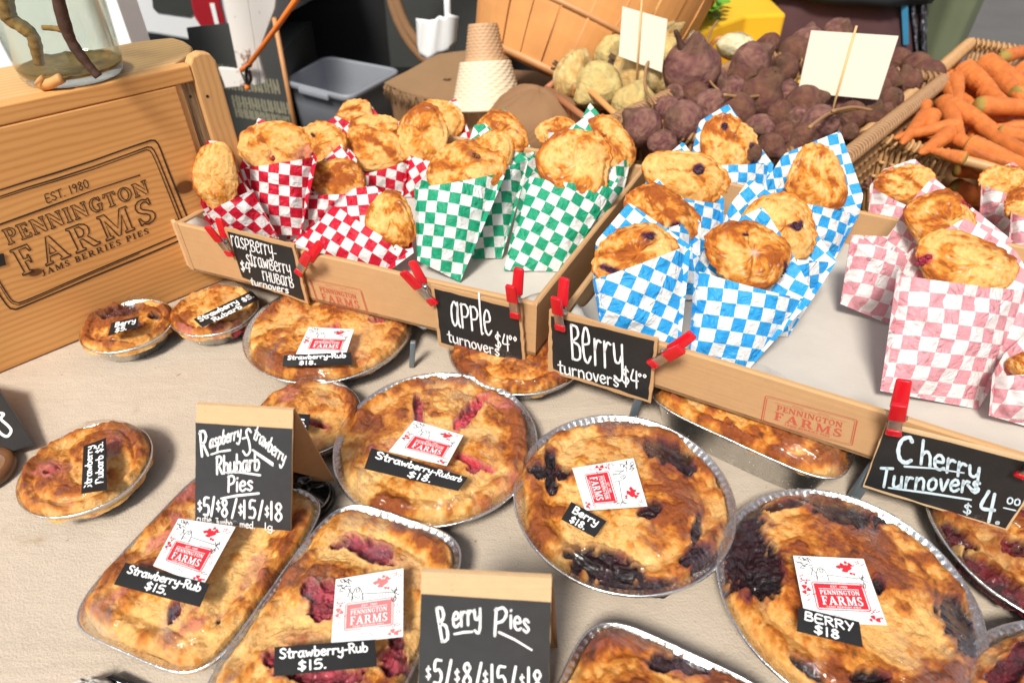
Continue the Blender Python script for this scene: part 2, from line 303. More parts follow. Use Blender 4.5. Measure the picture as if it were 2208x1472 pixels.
# ---------------------------------------------------------------- lettering
SER={
'I':(.42,[[(0,0),(.4,0),(.4,.06),(.3,.1),(.3,.9),(.4,.94),(.4,1),(0,1),(0,.94),(.1,.9),(.1,.1),(0,.06)]]),
'E':(.74,[[(0,0),(.7,0),(.72,.28),(.66,.28),(.58,.12),(.3,.1),(.3,.46),(.44,.46),(.48,.36),(.52,.36),(.52,.66),(.48,.66),(.44,.56),(.3,.56),(.3,.9),(.56,.9),(.62,.75),(.68,.75),(.66,1),(0,1),(0,.94),(.1,.9),(.1,.1),(0,.06)]]),
'F':(.7,[[(0,0),(.42,0),(.42,.06),(.3,.1),(.3,.44),(.44,.44),(.48,.33),(.52,.33),(.52,.65),(.48,.65),(.44,.54),(.3,.54),(.3,.9),(.56,.9),(.62,.74),(.68,.74),(.66,1),(0,1),(0,.94),(.1,.9),(.1,.1),(0,.06)]]),
'T':(.8,[[(.2,0),(.6,0),(.6,.06),(.5,.1),(.5,.9),(.66,.9),(.72,.74),(.8,.74),(.78,1),(.02,1),(0,.74),(.08,.74),(.14,.9),(.3,.9),(.3,.1),(.2,.06)]]),
'N':(.96,[[(0,0),(.32,0),(.32,.06),(.2,.1),(.2,.72),(.7,0),(.85,0),(.85,.9),(.95,.94),(.95,1),(.63,1),(.63,.94),(.73,.9),(.73,.34),(.28,1),(0,1),(0,.94),(.08,.9),(.08,.1),(0,.06)]]),
'M':(1.14,[[(0,0),(.32,0),(.32,.06),(.21,.1),(.21,.74),(.48,0),(.58,0),(.86,.74),(.86,.1),(.76,.06),(.76,0),(1.12,0),(1.12,.06),(1.04,.1),(1.04,.9),(1.12,.94),(1.12,1),(.84,1),(.56,.3),(.28,1),(0,1),(0,.94),(.09,.9),(.09,.1),(0,.06)]]),
'A':(.98,[[(0,0),(.3,0),(.3,.06),(.22,.09),(.28,.26),(.6,.26),(.66,.09),(.58,.06),(.58,0),(.98,0),(.98,.06),(.9,.09),(.56,1),(.44,1),(.1,.09),(0,.06)],[(.32,.36),(.44,.72),(.56,.36)]]),
'P':(.76,[[(0,0),(.42,0),(.42,.06),(.3,.1),(.3,.4),(.5,.4),(.66,.48),(.74,.62),(.74,.78),(.66,.92),(.5,1),(0,1),(0,.94),(.1,.9),(.1,.1),(0,.06)],[(.3,.5),(.46,.51),(.54,.6),(.55,.78),(.46,.9),(.3,.9)]]),
'R':(.96,[[(0,0),(.4,0),(.4,.06),(.3,.1),(.3,.42),(.42,.42),(.66,.03),(.74,0),(.95,.02),(.95,.08),(.86,.1),(.62,.46),(.72,.55),(.76,.68),(.75,.82),(.67,.93),(.52,1),(0,1),(0,.94),(.1,.9),(.1,.1),(0,.06)],[(.3,.52),(.46,.53),(.54,.6),(.56,.76),(.47,.9),(.3,.9)]]),
'S':(.66,[[(.04,.02),(.1,.02),(.13,.06),(.3,-.02),(.48,.02),(.6,.12),(.64,.28),(.58,.42),(.42,.53),(.27,.62),(.22,.72),(.27,.84),(.38,.9),(.48,.86),(.54,.72),(.6,.72),(.58,1),(.53,.99),(.5,.95),(.36,1.02),(.2,.99),(.08,.88),(.04,.74),(.08,.58),(.2,.48),(.36,.4),(.45,.3),(.43,.16),(.32,.08),(.2,.1),(.12,.2),(.08,.32),(.02,.32)]]),
'G':(.86,[[(.72,.02),(.78,.4),(.84,.44),(.84,.5),(.5,.5),(.5,.44),(.58,.4),(.58,.14),(.46,.08),(.32,.14),(.24,.3),(.22,.52),(.26,.74),(.36,.88),(.5,.92),(.62,.84),(.7,.68),(.76,.68),(.74,1),(.68,1),(.65,.95),(.5,1.02),(.28,.97),(.1,.8),(.02,.52),(.08,.22),(.26,.02),(.46,-.02),(.62,.06),(.68,.02)]]),
'O':(.86,[[(.42+.42*math.cos(a),.5+.52*math.sin(a)) for a in np.linspace(0,6.283,17)[:-1]],[(.42+.23*math.cos(a),.5+.42*math.sin(a)) for a in np.linspace(0,6.283,13)[:-1]]]),
'J':(.58,[[(.15,1),(.55,1),(.55,.94),(.46,.9),(.46,.2),(.38,.02),(.2,-.05),(.03,.02),(.02,.16),(.1,.2),(.16,.08),(.24,.08),(.27,.2),(.27,.9),(.15,.94)]]),
'B':(.76,[[(0,0),(.5,0),(.66,.06),(.74,.2),(.72,.38),(.58,.5),(.68,.62),(.7,.78),(.62,.93),(.48,1),(0,1),(0,.94),(.1,.9),(.1,.1),(0,.06)],[(.3,.1),(.46,.12),(.54,.24),(.52,.38),(.42,.46),(.3,.46)],[(.3,.55),(.42,.56),(.5,.66),(.5,.8),(.42,.9),(.3,.9)]]),
}
HW={ # (advance, strokes)
'a':(.58,[[(.42,.5),(.24,.6),(.06,.42),(.06,.14),(.2,0),(.36,.12),(.43,.48)],[(.45,.6),(.44,.14),(.54,0)]]),
'b':(.52,[[(.08,1),(.07,.02)],[(.07,.38),(.26,.58),(.45,.4),(.4,.08),(.22,-.02),(.07,.08)]]),
'c':(.48,[[(.42,.5),(.25,.6),(.06,.4),(.08,.1),(.25,0),(.44,.1)]]),
'd':(.54,[[(.42,.48),(.22,.6),(.05,.35),(.12,.05),(.3,.02),(.42,.2)],[(.45,1),(.44,0)]]),
'e':(.5,[[(.07,.3),(.4,.36),(.36,.56),(.2,.6),(.05,.38),(.1,.08),(.28,0),(.46,.12)]]),
'g':(.54,[[(.42,.5),(.22,.6),(.05,.35),(.15,.08),(.32,.1),(.43,.35)],[(.45,.58),(.43,-.2),(.25,-.38),(.05,-.25)]]),
'h':(.54,[[(.08,1),(.08,0)],[(.08,.35),(.25,.58),(.42,.45),(.46,0)]]),
'i':(.22,[[(.1,.58),(.1,0)],[(.1,.8),(.12,.84)]]),
'l':(.24,[[(.1,1),(.09,.05),(.18,0)]]),
'm':(.72,[[(.06,.58),(.06,0)],[(.06,.38),(.2,.58),(.32,.45),(.33,0)],[(.33,.38),(.48,.58),(.6,.45),(.62,0)]]),
'n':(.54,[[(.06,.58),(.06,0)],[(.06,.36),(.24,.58),(.42,.45),(.45,0)]]),
'o':(.52,[[(.24,.6),(.07,.42),(.08,.1),(.24,0),(.42,.14),(.42,.46),(.26,.6)]]),
'p':(.52,[[(.07,.58),(.06,-.4)],[(.07,.4),(.25,.6),(.45,.42),(.4,.1),(.22,.02),(.07,.15)]]),
'r':(.42,[[(.06,.58),(.06,0)],[(.06,.34),(.2,.56),(.36,.54)]]),
's':(.44,[[(.38,.5),(.22,.6),(.08,.48),(.2,.32),(.38,.18),(.25,0),(.05,.08)]]),
't':(.4,[[(.2,.92),(.18,.1),(.32,0)],[(.02,.6),(.38,.62)]]),
'u':(.54,[[(.06,.58),(.07,.12),(.22,0),(.42,.16)],[(.43,.58),(.46,0)]]),
'v':(.44,[[(.03,.58),(.2,0),(.4,.58)]]),
'w':(.66,[[(.03,.58),(.15,.02),(.3,.45),(.45,.02),(.6,.6)]]),
'y':(.52,[[(.05,.58),(.1,.22),(.28,.18),(.42,.35)],[(.45,.6),(.42,-.15),(.28,-.4),(.04,-.26)]]),
'A':(.6,[[(.02,0),(.28,1),(.55,0)],[(.1,.36),(.46,.36)]]),
'B':(.6,[[(.08,0),(.08,1)],[(.08,1),(.4,.96),(.44,.72),(.12,.52)],[(.12,.52),(.48,.42),(.5,.1),(.3,0),(.06,.02)]]),
'C':(.66,[[(.52,.86),(.4,1),(.15,.85),(.06,.45),(.18,.08),(.4,0),(.58,.12)]]),
'E':(.54,[[(.48,1),(.08,.98),(.07,.02),(.5,0)],[(.08,.52),(.42,.52)]]),
'H':(.58,[[(.08,1),(.08,0)],[(.48,1),(.48,0)],[(.08,.5),(.48,.5)]]),
'J':(.5,[[(.1,.98),(.5,1)],[(.34,1),(.34,.12),(.18,0),(.04,.12)]]),
'P':(.56,[[(.09,0),(.08,1)],[(.04,.95),(.34,1),(.5,.78),(.38,.52),(.1,.46)]]),
'R':(.6,[[(.09,0),(.08,1)],[(.02,.92),(.34,1),(.5,.78),(.36,.55),(.12,.5)],[(.22,.5),(.55,0)]]),
'S':(.56,[[(.48,.86),(.3,1),(.08,.86),(.14,.6),(.4,.42),(.46,.16),(.26,0),(.04,.12)]]),
'T':(.58,[[(0,.98),(.58,1)],[(.3,1),(.27,0)]]),
'U':(.58,[[(.08,1),(.08,.15),(.26,0),(.46,.16),(.48,1)]]),
'Y':(.56,[[(.04,1),(.26,.5)],[(.52,1),(.2,0)]]),
'0':(.54,[[(.26,1),(.07,.75),(.08,.2),(.26,0),(.44,.25),(.43,.78),(.26,1)]]),
'1':(.3,[[(.14,1),(.14,0)]]),
'4':(.58,[[(.2,1),(.04,.42),(.52,.42)],[(.42,.95),(.4,0)]]),
'5':(.54,[[(.46,1),(.14,.98),(.1,.56),(.34,.6),(.48,.35),(.36,.04),(.06,.04)]]),
'8':(.54,[[(.42,.84),(.26,1),(.1,.8),(.26,.54),(.45,.26),(.26,0),(.06,.22),(.24,.5),(.43,.78)]]),
'9':(.52,[[(.42,.7),(.24,.5),(.08,.7),(.22,.98),(.42,.8),(.4,.4),(.3,0)]]),
'$':(.54,[[(.44,.8),(.26,.92),(.08,.74),(.24,.52),(.44,.3),(.28,.06),(.04,.2)],[(.26,1.06),(.25,-.08)]]),
'/':(.4,[[(.34,1.05),(.06,-.05)]]),
'-':(.36,[[(.06,.34),(.3,.36)]]), '.':(.2,[[(.06,.02),(.09,.03)]]), ' ':(.3,[]), '°':(.34,[[(.15,1.0),(.05,.85),(.15,.7),(.26,.85),(.15,1.0)]]),
}
def cr(P,n=5):
    P=[np.array(p,float) for p in P]
    if len(P)<3: return P
    Q=[2*P[0]-P[1]]+P+[2*P[-1]-P[-2]]; out=[]
    for i in range(1,len(Q)-2):
        a,b,c,d=Q[i-1:i+3]
        for k in range(n):
            t=k/n; out.append(.5*((2*b)+(-a+c)*t+(2*a-5*b+4*c-d)*t*t+(-a+3*b-3*c+d)*t**3))
    out.append(P[-1]); return out
def ribbon(mb,pts,w,mp,vary=0,cap=True):
    """polyline in picture units mapped onto a real surface with mp; w = width"""
    pts=[np.array(p,float) for p in pts]; V=[];n=len(pts)
    for i,p in enumerate(pts):
        t=pts[min(i+1,n-1)]-pts[max(i-1,0)]; l=np.hypot(*t)
        t=t/l if l>1e-9 else np.array([1,0]); q=np.array([-t[1],t[0]])*w*.5*(1+vary*math.sin(i*1.7+pts[0][0]))
        V+= [mp(*(p+q)),mp(*(p-q))]
    mb.add(V,[(2*i,2*i+1,2*i+3,2*i+2) for i in range(n-1)])
    if cap:
        for e,p in ((0,pts[0]),(1,pts[-1])):
            K=8; W=[mp(p[0]+w*.5*math.cos(a),p[1]+w*.5*math.sin(a)) for a in np.linspace(0,2*math.pi,K,endpoint=False)]
            W=[x for x in W]; mb.add(W,[tuple(range(K))[::-1]])
def lay(text,font,gap=.06):
    x=0;out=[]
    for ch in text:
        adv=font.get(ch,font.get(' ',(.4,[])))[0] if ch!=' ' else .35
        out.append((ch,x,adv)); x+=adv+gap
    return out,x-gap
def hand(mb,text,p0,p1,up,w,mp,up1=None,tall=False,gap=.05,curve=0):
    up=np.array(up,float); up1=np.array(up1 if up1 is not None else up,float); p0=np.array(p0,float);p1=np.array(p1,float)
    L,tot=lay(text,HW,gap); 
    for ch,x,adv in L:
        for st in HW.get(ch,(0,[]))[1]:
            q=[]
            for (a,b) in st:
                if tall and ch.islower(): b=b/.6 if b>0 else b*.9
                t=(x+a)/tot; bb=p0*(1-t)+p1*t; uu=up*(1-t)+up1*t; q.append(bb+uu*(b+curve*4*t*(1-t)))
            if ch=='.' or len(q)<3: ribbon(mb,q,w*(1.15 if ch=='.' else 1),mp)
            else: ribbon(mb,cr(q),w,mp,.12)
def serif(mb,text,p0,p1,up,mp,up1=None,outline=0,gap=.1):
    up=np.array(up,float); up1=np.array(up1 if up1 is not None else up,float); p0=np.array(p0,float);p1=np.array(p1,float)
    L,tot=lay(text,SER,gap)
    for ch,x,adv in L:
        if ch==' ' or ch not in SER: continue
        loops=[]
        for lp in SER[ch][1]:
            q=[]
            for (a,b) in lp:
                t=(x+a)/tot; q.append(p0*(1-t)+p1*t+(up*(1-t)+up1*t)*b)
            loops.append(q)
        if outline:
            for q in loops: ribbon(mb,q+[q[0]],outline,mp)
        else:
            tri=tessellate_polygon([[Vector((a[0],-a[1],0)) for a in q] for q in loops]); fl=[p for q in loops for p in q]
            mb.add([mp(*p) for p in fl],[tuple(t) for t in tri])
def rrect(x0,y0,x1,y1,r,n=4):
    P=[]
    for cx,cy,a0 in ((x1-r,y1-r,0),(x0+r,y1-r,90),(x0+r,y0+r,180),(x1-r,y0+r,270)):
        for k in range(n+1):
            a=math.radians(a0+90*k/n); P.append((cx+r*math.cos(a),cy+r*math.sin(a)))
    return P
def quadmap(c,mp):   # unit square -> picture quad (TL,TR,BR,BL) -> surface ; projective
    (x0,y0),(x1,y1),(x2,y2),(x3,y3)=c[3],c[2],c[1],c[0]   # BL,BR,TR,TL  -> (0,0),(1,0),(1,1),(0,1)
    dx1,dx2,dx3=x1-x2,x3-x2,x0-x1+x2-x3; dy1,dy2,dy3=y1-y2,y3-y2,y0-y1+y2-y3
    D=dx1*dy2-dx2*dy1; g=(dx3*dy2-dx2*dy3)/D; h=(dx1*dy3-dx3*dy1)/D
    a,b,c_=x1-x0+g*x1,x3-x0+h*x3,x0; d,e,f=y1-y0+g*y1,y3-y0+h*y3,y0
    def fn(s,t,off=0.):
        w_=g*s+h*t+1; return mp((a*s+b*t+c_)/w_,(d*s+e*t+f)/w_,off)
    return fn

# ---------------------------------------------------------------- builders: pies
C_GOLD=np.array([.62,.245,.036]); C_PALE=np.array([.78,.445,.15]); C_BRN=np.array([.27,.065,.011]); C_DK=np.array([.12,.03,.01])
def ramp_np(t,stops):
    t=np.clip(t,0,1)[...,None]; out=np.array(stops[0][1])*np.ones(t.shape[:-1]+(3,))
    for (a,ca),(b,cb) in zip(stops[:-1],stops[1:]):
        k=np.clip((t-a)/(b-a),0,1); k=k*k*(3-2*k); out=out*(1-k)+np.array(cb)*k
    return out
def blobd(U,V,b,seed,rag=.3,sc=14.):
    u,v,ru,rv,rot=b[:5]; a=math.radians(rot); du=U-u; dv=V-v
    x=(du*math.cos(a)+dv*math.sin(a))/ru; y=(-du*math.sin(a)+dv*math.cos(a))/rv
    return np.sqrt(x*x+y*y)+rag*fbm(U/sc,V/sc,0,seed,3)*1.6
def pie(label,cat,C,R,hr,dome,seed,fills=(),stains=(),fcol=(.05,.005,.014),scol=(.5,.12,.13),brown=.0,rect=None,nfl=90,cover=.95,group=None,wrap=True,pale=0.):
    cx,cy=C; root=thing('pie',label,cat,(cx,cy,0),group)
    na=320 if R>.08 or rect else 200; nr=100 if R>.08 or rect else 64
    th=np.linspace(0,2*math.pi,na,endpoint=False)
    if rect: a,b,ang=rect; e1=np.array([math.cos(ang),math.sin(ang)]); e2=np.array([-e1[1],e1[0]])
    else: a=b=R; e1=np.array([1.,0]); e2=np.array([0,1.])
    def B(t):
        if not rect: return R*np.ones_like(t)
        n=5.; return (np.abs(np.cos(t)/a)**n+np.abs(np.sin(t)/b)**n)**(-1/n)
    def rho(x,y):
        dx=x-cx;dy=y-cy; p=dx*e1[0]+dy*e1[1]; q=dx*e2[0]+dy*e2[1]; t=np.arctan2(q,p); return np.hypot(p,q)/B(t)
    def hW(x,y):
        r=np.clip(rho(x,y),0,1); return hr+.0165*(1-r**11)+dome*(1-r*r)*.8+.001
    sc=1.0
    def XY(r,t): 
        bb=B(t)*r; return cx+bb*(np.cos(t)*e1[0]+np.sin(t)*e2[0]), cy+bb*(np.cos(t)*e1[1]+np.sin(t)*e2[1])
    T,Rr=np.meshgrid(th,np.linspace(0.0,1,nr)**.85)
    edge=cover+.03*fbm(np.cos(T)*4+seed,np.sin(T)*4,0,seed,4)*1.6
    X,Y=XY(np.maximum(Rr,.004)*edge,T); s=seed*3.7
    if True:
        wx=fbm(X*14+s,Y*14,0,seed+5,3)*.02; wy=fbm(X*14,Y*14+s,3.,seed+6,3)*.02
        n1=fbm((X+wx)*22+s,(Y+wy)*22,0,seed,4); n2=fbm(X*75+s,Y*75,0,seed+1,4); n3=fbm(X*260,Y*260,0,seed+2,3)
        rid=1-np.abs(fbm((X+wx)*17+s,(Y+wy)*17,9.,seed+3,3))*3.2; rid=np.clip(rid,-1,1)
        rc=.885+.045*fbm(np.cos(T)*2.2+3,np.sin(T)*2.2+seed,0,seed+14,3); roll=np.exp(-((Rr-rc)/.062)**2)*np.clip(.72+1.3*fbm(np.cos(T)*4+seed,np.sin(T)*4,0,seed+15,3),.12,1.15); crimp=np.sin(T*(26 if R>.08 or rect else 18)+4*fbm(np.cos(T)*3,np.sin(T)*3,0,seed+8,2))
        dens=sstep(.78,.83,Rr)*(1-sstep(.97,1,Rr))
        lay=np.sin(14*n1+9*n2); hgt=hr+.0015+.0006*lay+dome*(1-Rr**2)*.8+roll*(.0065+.002*n1*2+.0016*crimp*dens)+n1*.0080*(1-roll*.4)+rid*.0026*(1-roll*.5)+n2*.0022+n3*.0005-.0022*np.exp(-((Rr-rc+.13)/.03)**2)
        U,V=proj(np.stack([X,Y,hgt],-1))
        fm=np.zeros_like(X); stn=np.zeros_like(X)
        for k,fb in enumerate(fills):
            d=blobd(U,V,fb,seed+20+k); fm=np.maximum(fm,1-sstep(.88,1.02,d)); stn=np.maximum(stn,(1-sstep(1.,1.35,d))*.8); hgt=hgt+.0018*np.exp(-((d-1.12)/.1)**2)
        for k,fb in enumerate(stains):
            d=blobd(U,V,fb,seed+50+k,.5); stn=np.maximum(stn,(1-sstep(.6,1.1,d))*(fb[5] if len(fb)>5 else .75))
        berry=np.abs(fbm(X*170,Y*170,0,seed+9,2))
        hgt=hgt-fm*(.0075-berry*.006)
        lim=hW(X,Y)-.0010; hgt=lim-np.where(lim-hgt<.0025,.0025*np.exp((lim-hgt-.0025)/.0025),lim-hgt)
        hgt=hgt-sstep(.965,1.,Rr)*(.012 if nfl else .008)
        t=.42+brown+1.15*n1+.85*n2+.4*n3+.26*roll+ .32*np.clip((hgt-(hr+dome*(1-Rr**2)*.8+.002))/.006,-1,1)*.6 -pale
        col=ramp_np(t,[(0,C_PALE*1.02),(.3,C_PALE*np.array([.97,.85,.7])),(.52,C_GOLD),(.76,C_GOLD*np.array([.8,.62,.45])),(1.,C_BRN)])
        spec=fbm(X*500,Y*500,0,seed+12,2); col=col*(1-.25*sstep(.25,.5,spec))[...,None]; bls=fbm(X*120,Y*120,4.,seed+16,3); col=col*(1-.55*sstep(.34,.55,bls)*sstep(.35,.7,t))[...,None]; big=fbm(X*9+s,Y*9,2.,seed+17,3); col=col*(1+np.stack([.12*big,.28*big,.5*big],-1))
        sb=(stn*(.75+.5*n2))[...,None].clip(0,1); col=col*(1-sb)+np.array(scol)*sb*(.8+.4*n2[...,None])
        fc=np.array(fcol)*(.8+1.3*n2[...,None]+ 1.2*berry[...,None]); col=col*(1-fm[...,None])+np.clip(fc,0,1)*fm[...,None]
    P=np.stack([X,Y,hgt],-1).reshape(-1,3); Fc=np.array(grid_faces(na,nr,True)); fmv=fm.ravel(); isf=fmv[Fc].mean(1)>.5; C3=col.reshape(-1,3)
    for nm,sel,mt in (('crust',~isf,M['crust']),('filling',isf,M['fill'])):
        f=Fc[sel]
        if len(f)<3: continue
        groups=[f]
        if nm=='filling':      # every opening shows its own patch of fruit
            lab=np.arange(len(P))
            for _ in range(400):
                m_=lab[f].min(1); new=lab.copy(); 
                for c_ in range(4): np.minimum.at(new,f[:,c_],m_)
                if (new==lab).all(): break
                lab=new
            L_=lab[f[:,0]]; groups=[f[L_==u] for u in np.unique(L_)]; groups=[g_ for g_ in groups if len(g_)>6]
        for f in groups:
            used=np.unique(f); mp=-np.ones(len(P),int); mp[used]=np.arange(len(used)); mesh(nm,P[used],mp[f],mt,root,col=C3[used])
    # foil pan
    N=na if not nfl else nfl*4; t2=np.linspace(0,2*math.pi,N,endpoint=False); prof=[(0,.0006,0),(.60,.0006,0),(.74,.0012,0),(.775,.004,.3),(.93,hr-.004,1),(.95,hr-.0012,1),(.985,hr-.0006,.5),(.993,hr+.001,0),(1.004,hr+.0016,0),(1.014,hr+.0004,0),(1.012,hr-.0012,0),(1.0,hr-.0016,0),(.96,hr-.003,1),(.765,.0001,.2),(.6,.0,0)]
    if rect: prof=[(r if r>.9 or r<.1 else r+.08,z,f) for r,z,f in prof]
    V=[]
    for r,z,fl in prof:
        fu=np.cos(t2*(nfl or 40)); q=np.maximum(r,.002)+ (.006*fl*fu if nfl else .0012*fl*fu); x,y=XY(q,t2); zz=z+.0006*fbm(np.cos(t2)*6,np.sin(t2)*6,0,seed,3)*(r>.9)+ (.0009*fl*fu if nfl and r<.99 and r>.9 else 0); V.append(np.stack([x,y,zz],-1))
    mesh('foil_pan',np.concatenate(V),grid_faces(N,len(prof),True),M['foil'],root)
    if wrap:
        nw=160;mw=40; t3=np.linspace(0,2*math.pi,nw,endpoint=False); TT,RR=np.meshgrid(t3,np.linspace(0,1,mw)**.6*1.012)
        X,Y=XY(np.maximum(RR,.003),TT); Z=hW(X,Y)+.0012*fbm(X*40,Y*40,0,seed+30,3)+.0005*np.sin(TT*57)*sstep(.75,1,RR)
        Pw=np.stack([X,Y,Z],-1)
        Xs,Ys=XY(np.full(nw,1.018),t3); skirt=np.stack([Xs,Ys,np.full(nw,hr-.001)],-1); Xs,Ys=XY(np.full(nw,.99),t3); sk2=np.stack([Xs,Ys,np.full(nw,hr-.006)],-1)
        mesh('plastic_wrap',np.concatenate([Pw.reshape(-1,3),skirt,sk2]),grid_faces(nw,mw+2,True),M['film'],root)
    def dr(u,v,off=0.):
        z=hr+dome
        for _ in range(5): p=onz(u,v,z); z=float(hW(p[0],p[1]))+.0009+off
        return onz(u,v,z)
    return root,dr
def sheet(name,q,mat,root,off,n=6,**k):   # draped sheet over unit square map q
    V=[q(i/n,j/n,off) for j in range(n+1) for i in range(n+1)]
    return mesh(name,V,grid_faces(n+1,n+1),mat,root,**k)
def price_label(root,dr,corners,lines,w=4.2,off=.0018):
    q=quadmap(corners,dr); o=sheet('price_label',q,M['label'],root,off,8,label='black price label reading '+' '.join(l[0] for l in lines))
    mb=MB(); g=lambda a,b: q(a,b,off+.0005)
    # lines: text,x0,x1,y,h  in unit square; width in units of square width
    W=math.hypot(corners[1][0]-corners[0][0],corners[1][1]-corners[0][1])
    px=lambda a,b: g(a,b)
    for (tx,x0,x1,y,h) in lines:
        Hh=math.hypot(corners[3][0]-corners[0][0],corners[3][1]-corners[0][1])
        # isotropic pen: work in pixel-like units then scale back
        mp=lambda a,b: px(a/W,b/Hh)
        hand(mb,tx,(x0*W,y*Hh),(x1*W,y*Hh),(0,h*Hh),w,mp)
    t=mb.build('lettering',M['ink'],o); return o
def farm_sticker(root,dr,corners,off=.0006,faded=False,name='farm_sticker'):
    q=quadmap(corners,dr); o=sheet(name,q,M['whitep'],root,off,8,label='white farm sticker with red badge, barn drawing and red berries')
    r=random.Random(5); g=lambda a,b:q(a,b,off+.0004); g2=lambda a,b:q(a,b,off+.0008); red=MB(); blk=MB(); wht=MB()
    red.add([g(.2+.64*i/10,.2+.36*j/6) for j in range(7) for i in range(11)],grid_faces(11,7))
    P=rrect(.178,.178,.862,.582,.035); ribbon(red,P+[P[0]],.012,g)
    serif(wht,'PENNINGTON',(.26,.4),(.78,.4),(0,.065),g2); serif(wht,'FARMS',(.26,.25),(.79,.25),(0,.125),g2)
    ribbon(wht,[(.26,.485),(.78,.485)],.008,g2); hand(wht,'EST. 1980',(.42,.505),(.64,.505),(0,.03),.005,g2); serif(wht,'JAMS BERRIES PIES',(.3,.212),(.74,.212),(0,.022),g2)
    # barn sketch
    for st in ([(.27,.6),(.27,.72),(.31,.8),(.35,.82),(.39,.78),(.42,.7),(.62,.68),(.86,.66)],[(.2,.82),(.27,.72)],[(.16,.86),(.25,.84)],[(.2,.68),(.24,.82)],[(.33,.74),(.37,.74),(.37,.79),(.33,.79),(.33,.74)],[(.42,.7),(.42,.6)],[(.86,.66),(.95,.6)]): ribbon(blk,st,.009,g,0,False)
    for k in range(9): x=.44+k*.045; ribbon(blk,[(x,.60),(x,.655)],.004,g,0,False)
    for k in range(11):
        x=r.uniform(.03,.2); y=r.uniform(.8,.97); ribbon(blk,cr([(x,y),(x+r.uniform(-.04,.08),y+r.uniform(-.05,.03)),(x+r.uniform(.02,.1),y-r.uniform(0,.06))],3),.008,g,.5,False)
    for k in range(9):
        x=r.uniform(.86,.95); y=r.uniform(.5,.68); ribbon(blk,[(x,y),(x+r.uniform(-.04,.03),y+r.uniform(.02,.07))],.009,g,0,False)
    for cx,cy in ((.9,.46),(.93,.36),(.3,.66),(.36,.66),(.25,.66)): ribbon(blk,[(cx+.022*math.cos(a),cy+.022*math.sin(a)) for a in np.linspace(0,6.28,9)],.005,g,0,False)
    ribbon(blk,cr([(.3,.06),(.4,.11),(.55,.1),(.6,.05)],4),.005,g,0,False); ribbon(blk,cr([(.33,.05),(.42,.09),(.52,.08)],4),.004,g,0,False)
    def disc(cx,cy,rr,ph): red.add([g(cx,cy)]+[g(cx+rr*(1+.25*math.sin(3*a+ph))*math.cos(a),cy+rr*(1+.25*math.sin(3*a+ph))*math.sin(a)) for a in np.linspace(0,6.283,11)[:-1]],[(0,i+1,(i+1)%10+1) for i in range(10)])
    for cx,cy,rr in ((.66,.86,.045),(.73,.83,.05),(.68,.79,.04),(.6,.84,.03),(.77,.88,.035),(.72,.92,.025),(.75,.74,.022),(.79,.73,.02),(.07,.5,.035),(.12,.46,.03),(.06,.42,.03),(.1,.56,.02),(.05,.62,.016),(.86,.1,.03),(.91,.06,.03),(.82,.06,.022)): disc(cx,cy,rr,r.random()*6)
    for k in range(18):
        z=r.choice([(.86,.9,.12,.08),(.06,.6,.05,.1),(.88,.12,.1,.1),(.1,.3,.06,.1)]); x=z[0]+r.uniform(-1,1)*z[2]; y=z[1]+r.uniform(-1,1)*z[3]; a=r.uniform(-.6,.9)
        x=min(max(x,.03),.93); y=min(max(y,.04),.94); ribbon(red,cr([(x,y),(x+.035*math.cos(a),y+.03*math.sin(a)),(min(x+.06*math.cos(a),.98),min(max(y+.03*math.sin(a+.8),.02),.98))],3),.011,g,.6,False)
    red.build('red_print',M['redw'] if faded else M['redp'],o,smooth=False); blk.build('black_print',M['blackp'],o,smooth=False); wht.build('lettering',M['whitep'],o,smooth=False)
    return o

# ---------------------------------------------------------------- builders: boards and clamps
def board(name,label,cat,quad,pl,mat,frame,thick=.0035,off=0.,border=6,edge=M['card'],jag=0):
    """cardboard sign with a black painted face. quad TL,TR,BR,BL"""
    c=np.mean([pl(*p,off) for p in quad],0); root=thing(name,label,cat,c)
    n=pl.n; 
    outl=[]
    Q=[np.array(p,float) for p in quad]; r=random.Random(int(quad[0][0]))
    for i in range(4):
        a,b=Q[i],Q[(i+1)%4]; K=14
        for k in range(K): 
            p=a+(b-a)*k/K
            if 0<k: p=p+np.array([r.uniform(-1,1),r.uniform(-1,1)])*jag
            outl.append(p)
    top=[pl(*p,off) for p in outl]; bot=[p-n*thick for p in top]
    mb=MB(); L=len(outl); mb.add(top+bot,[tuple(range(L))[::-1],tuple(range(L,2*L))]+[(i,(i+1)%L,L+(i+1)%L,L+i) for i in range(L)])
    mb.build('cardboard_panel',edge,root,smooth=False)
    cen=np.mean(Q,0); Fq=frame
    K=10; P=[]
    for i in range(4):
        a,b=np.array(Fq[i],float),np.array(Fq[(i+1)%4],float)
        for k in range(K): 
            p=a+(b-a)*k/K+ (np.array([r.uniform(-1,1),r.uniform(-1,1)])*jag*.9 if k else 0); P.append(pl(*p,off+.0005))
    c2=pl(*np.mean(np.array(Fq),0),off+.0005); face=mesh('black_face',[c2]+P,[(0,(i+1)%len(P)+1,i+1) for i in range(len(P))],mat,root,smooth=False)
    return root,(lambda u,v: pl(u,v,off+.0009))
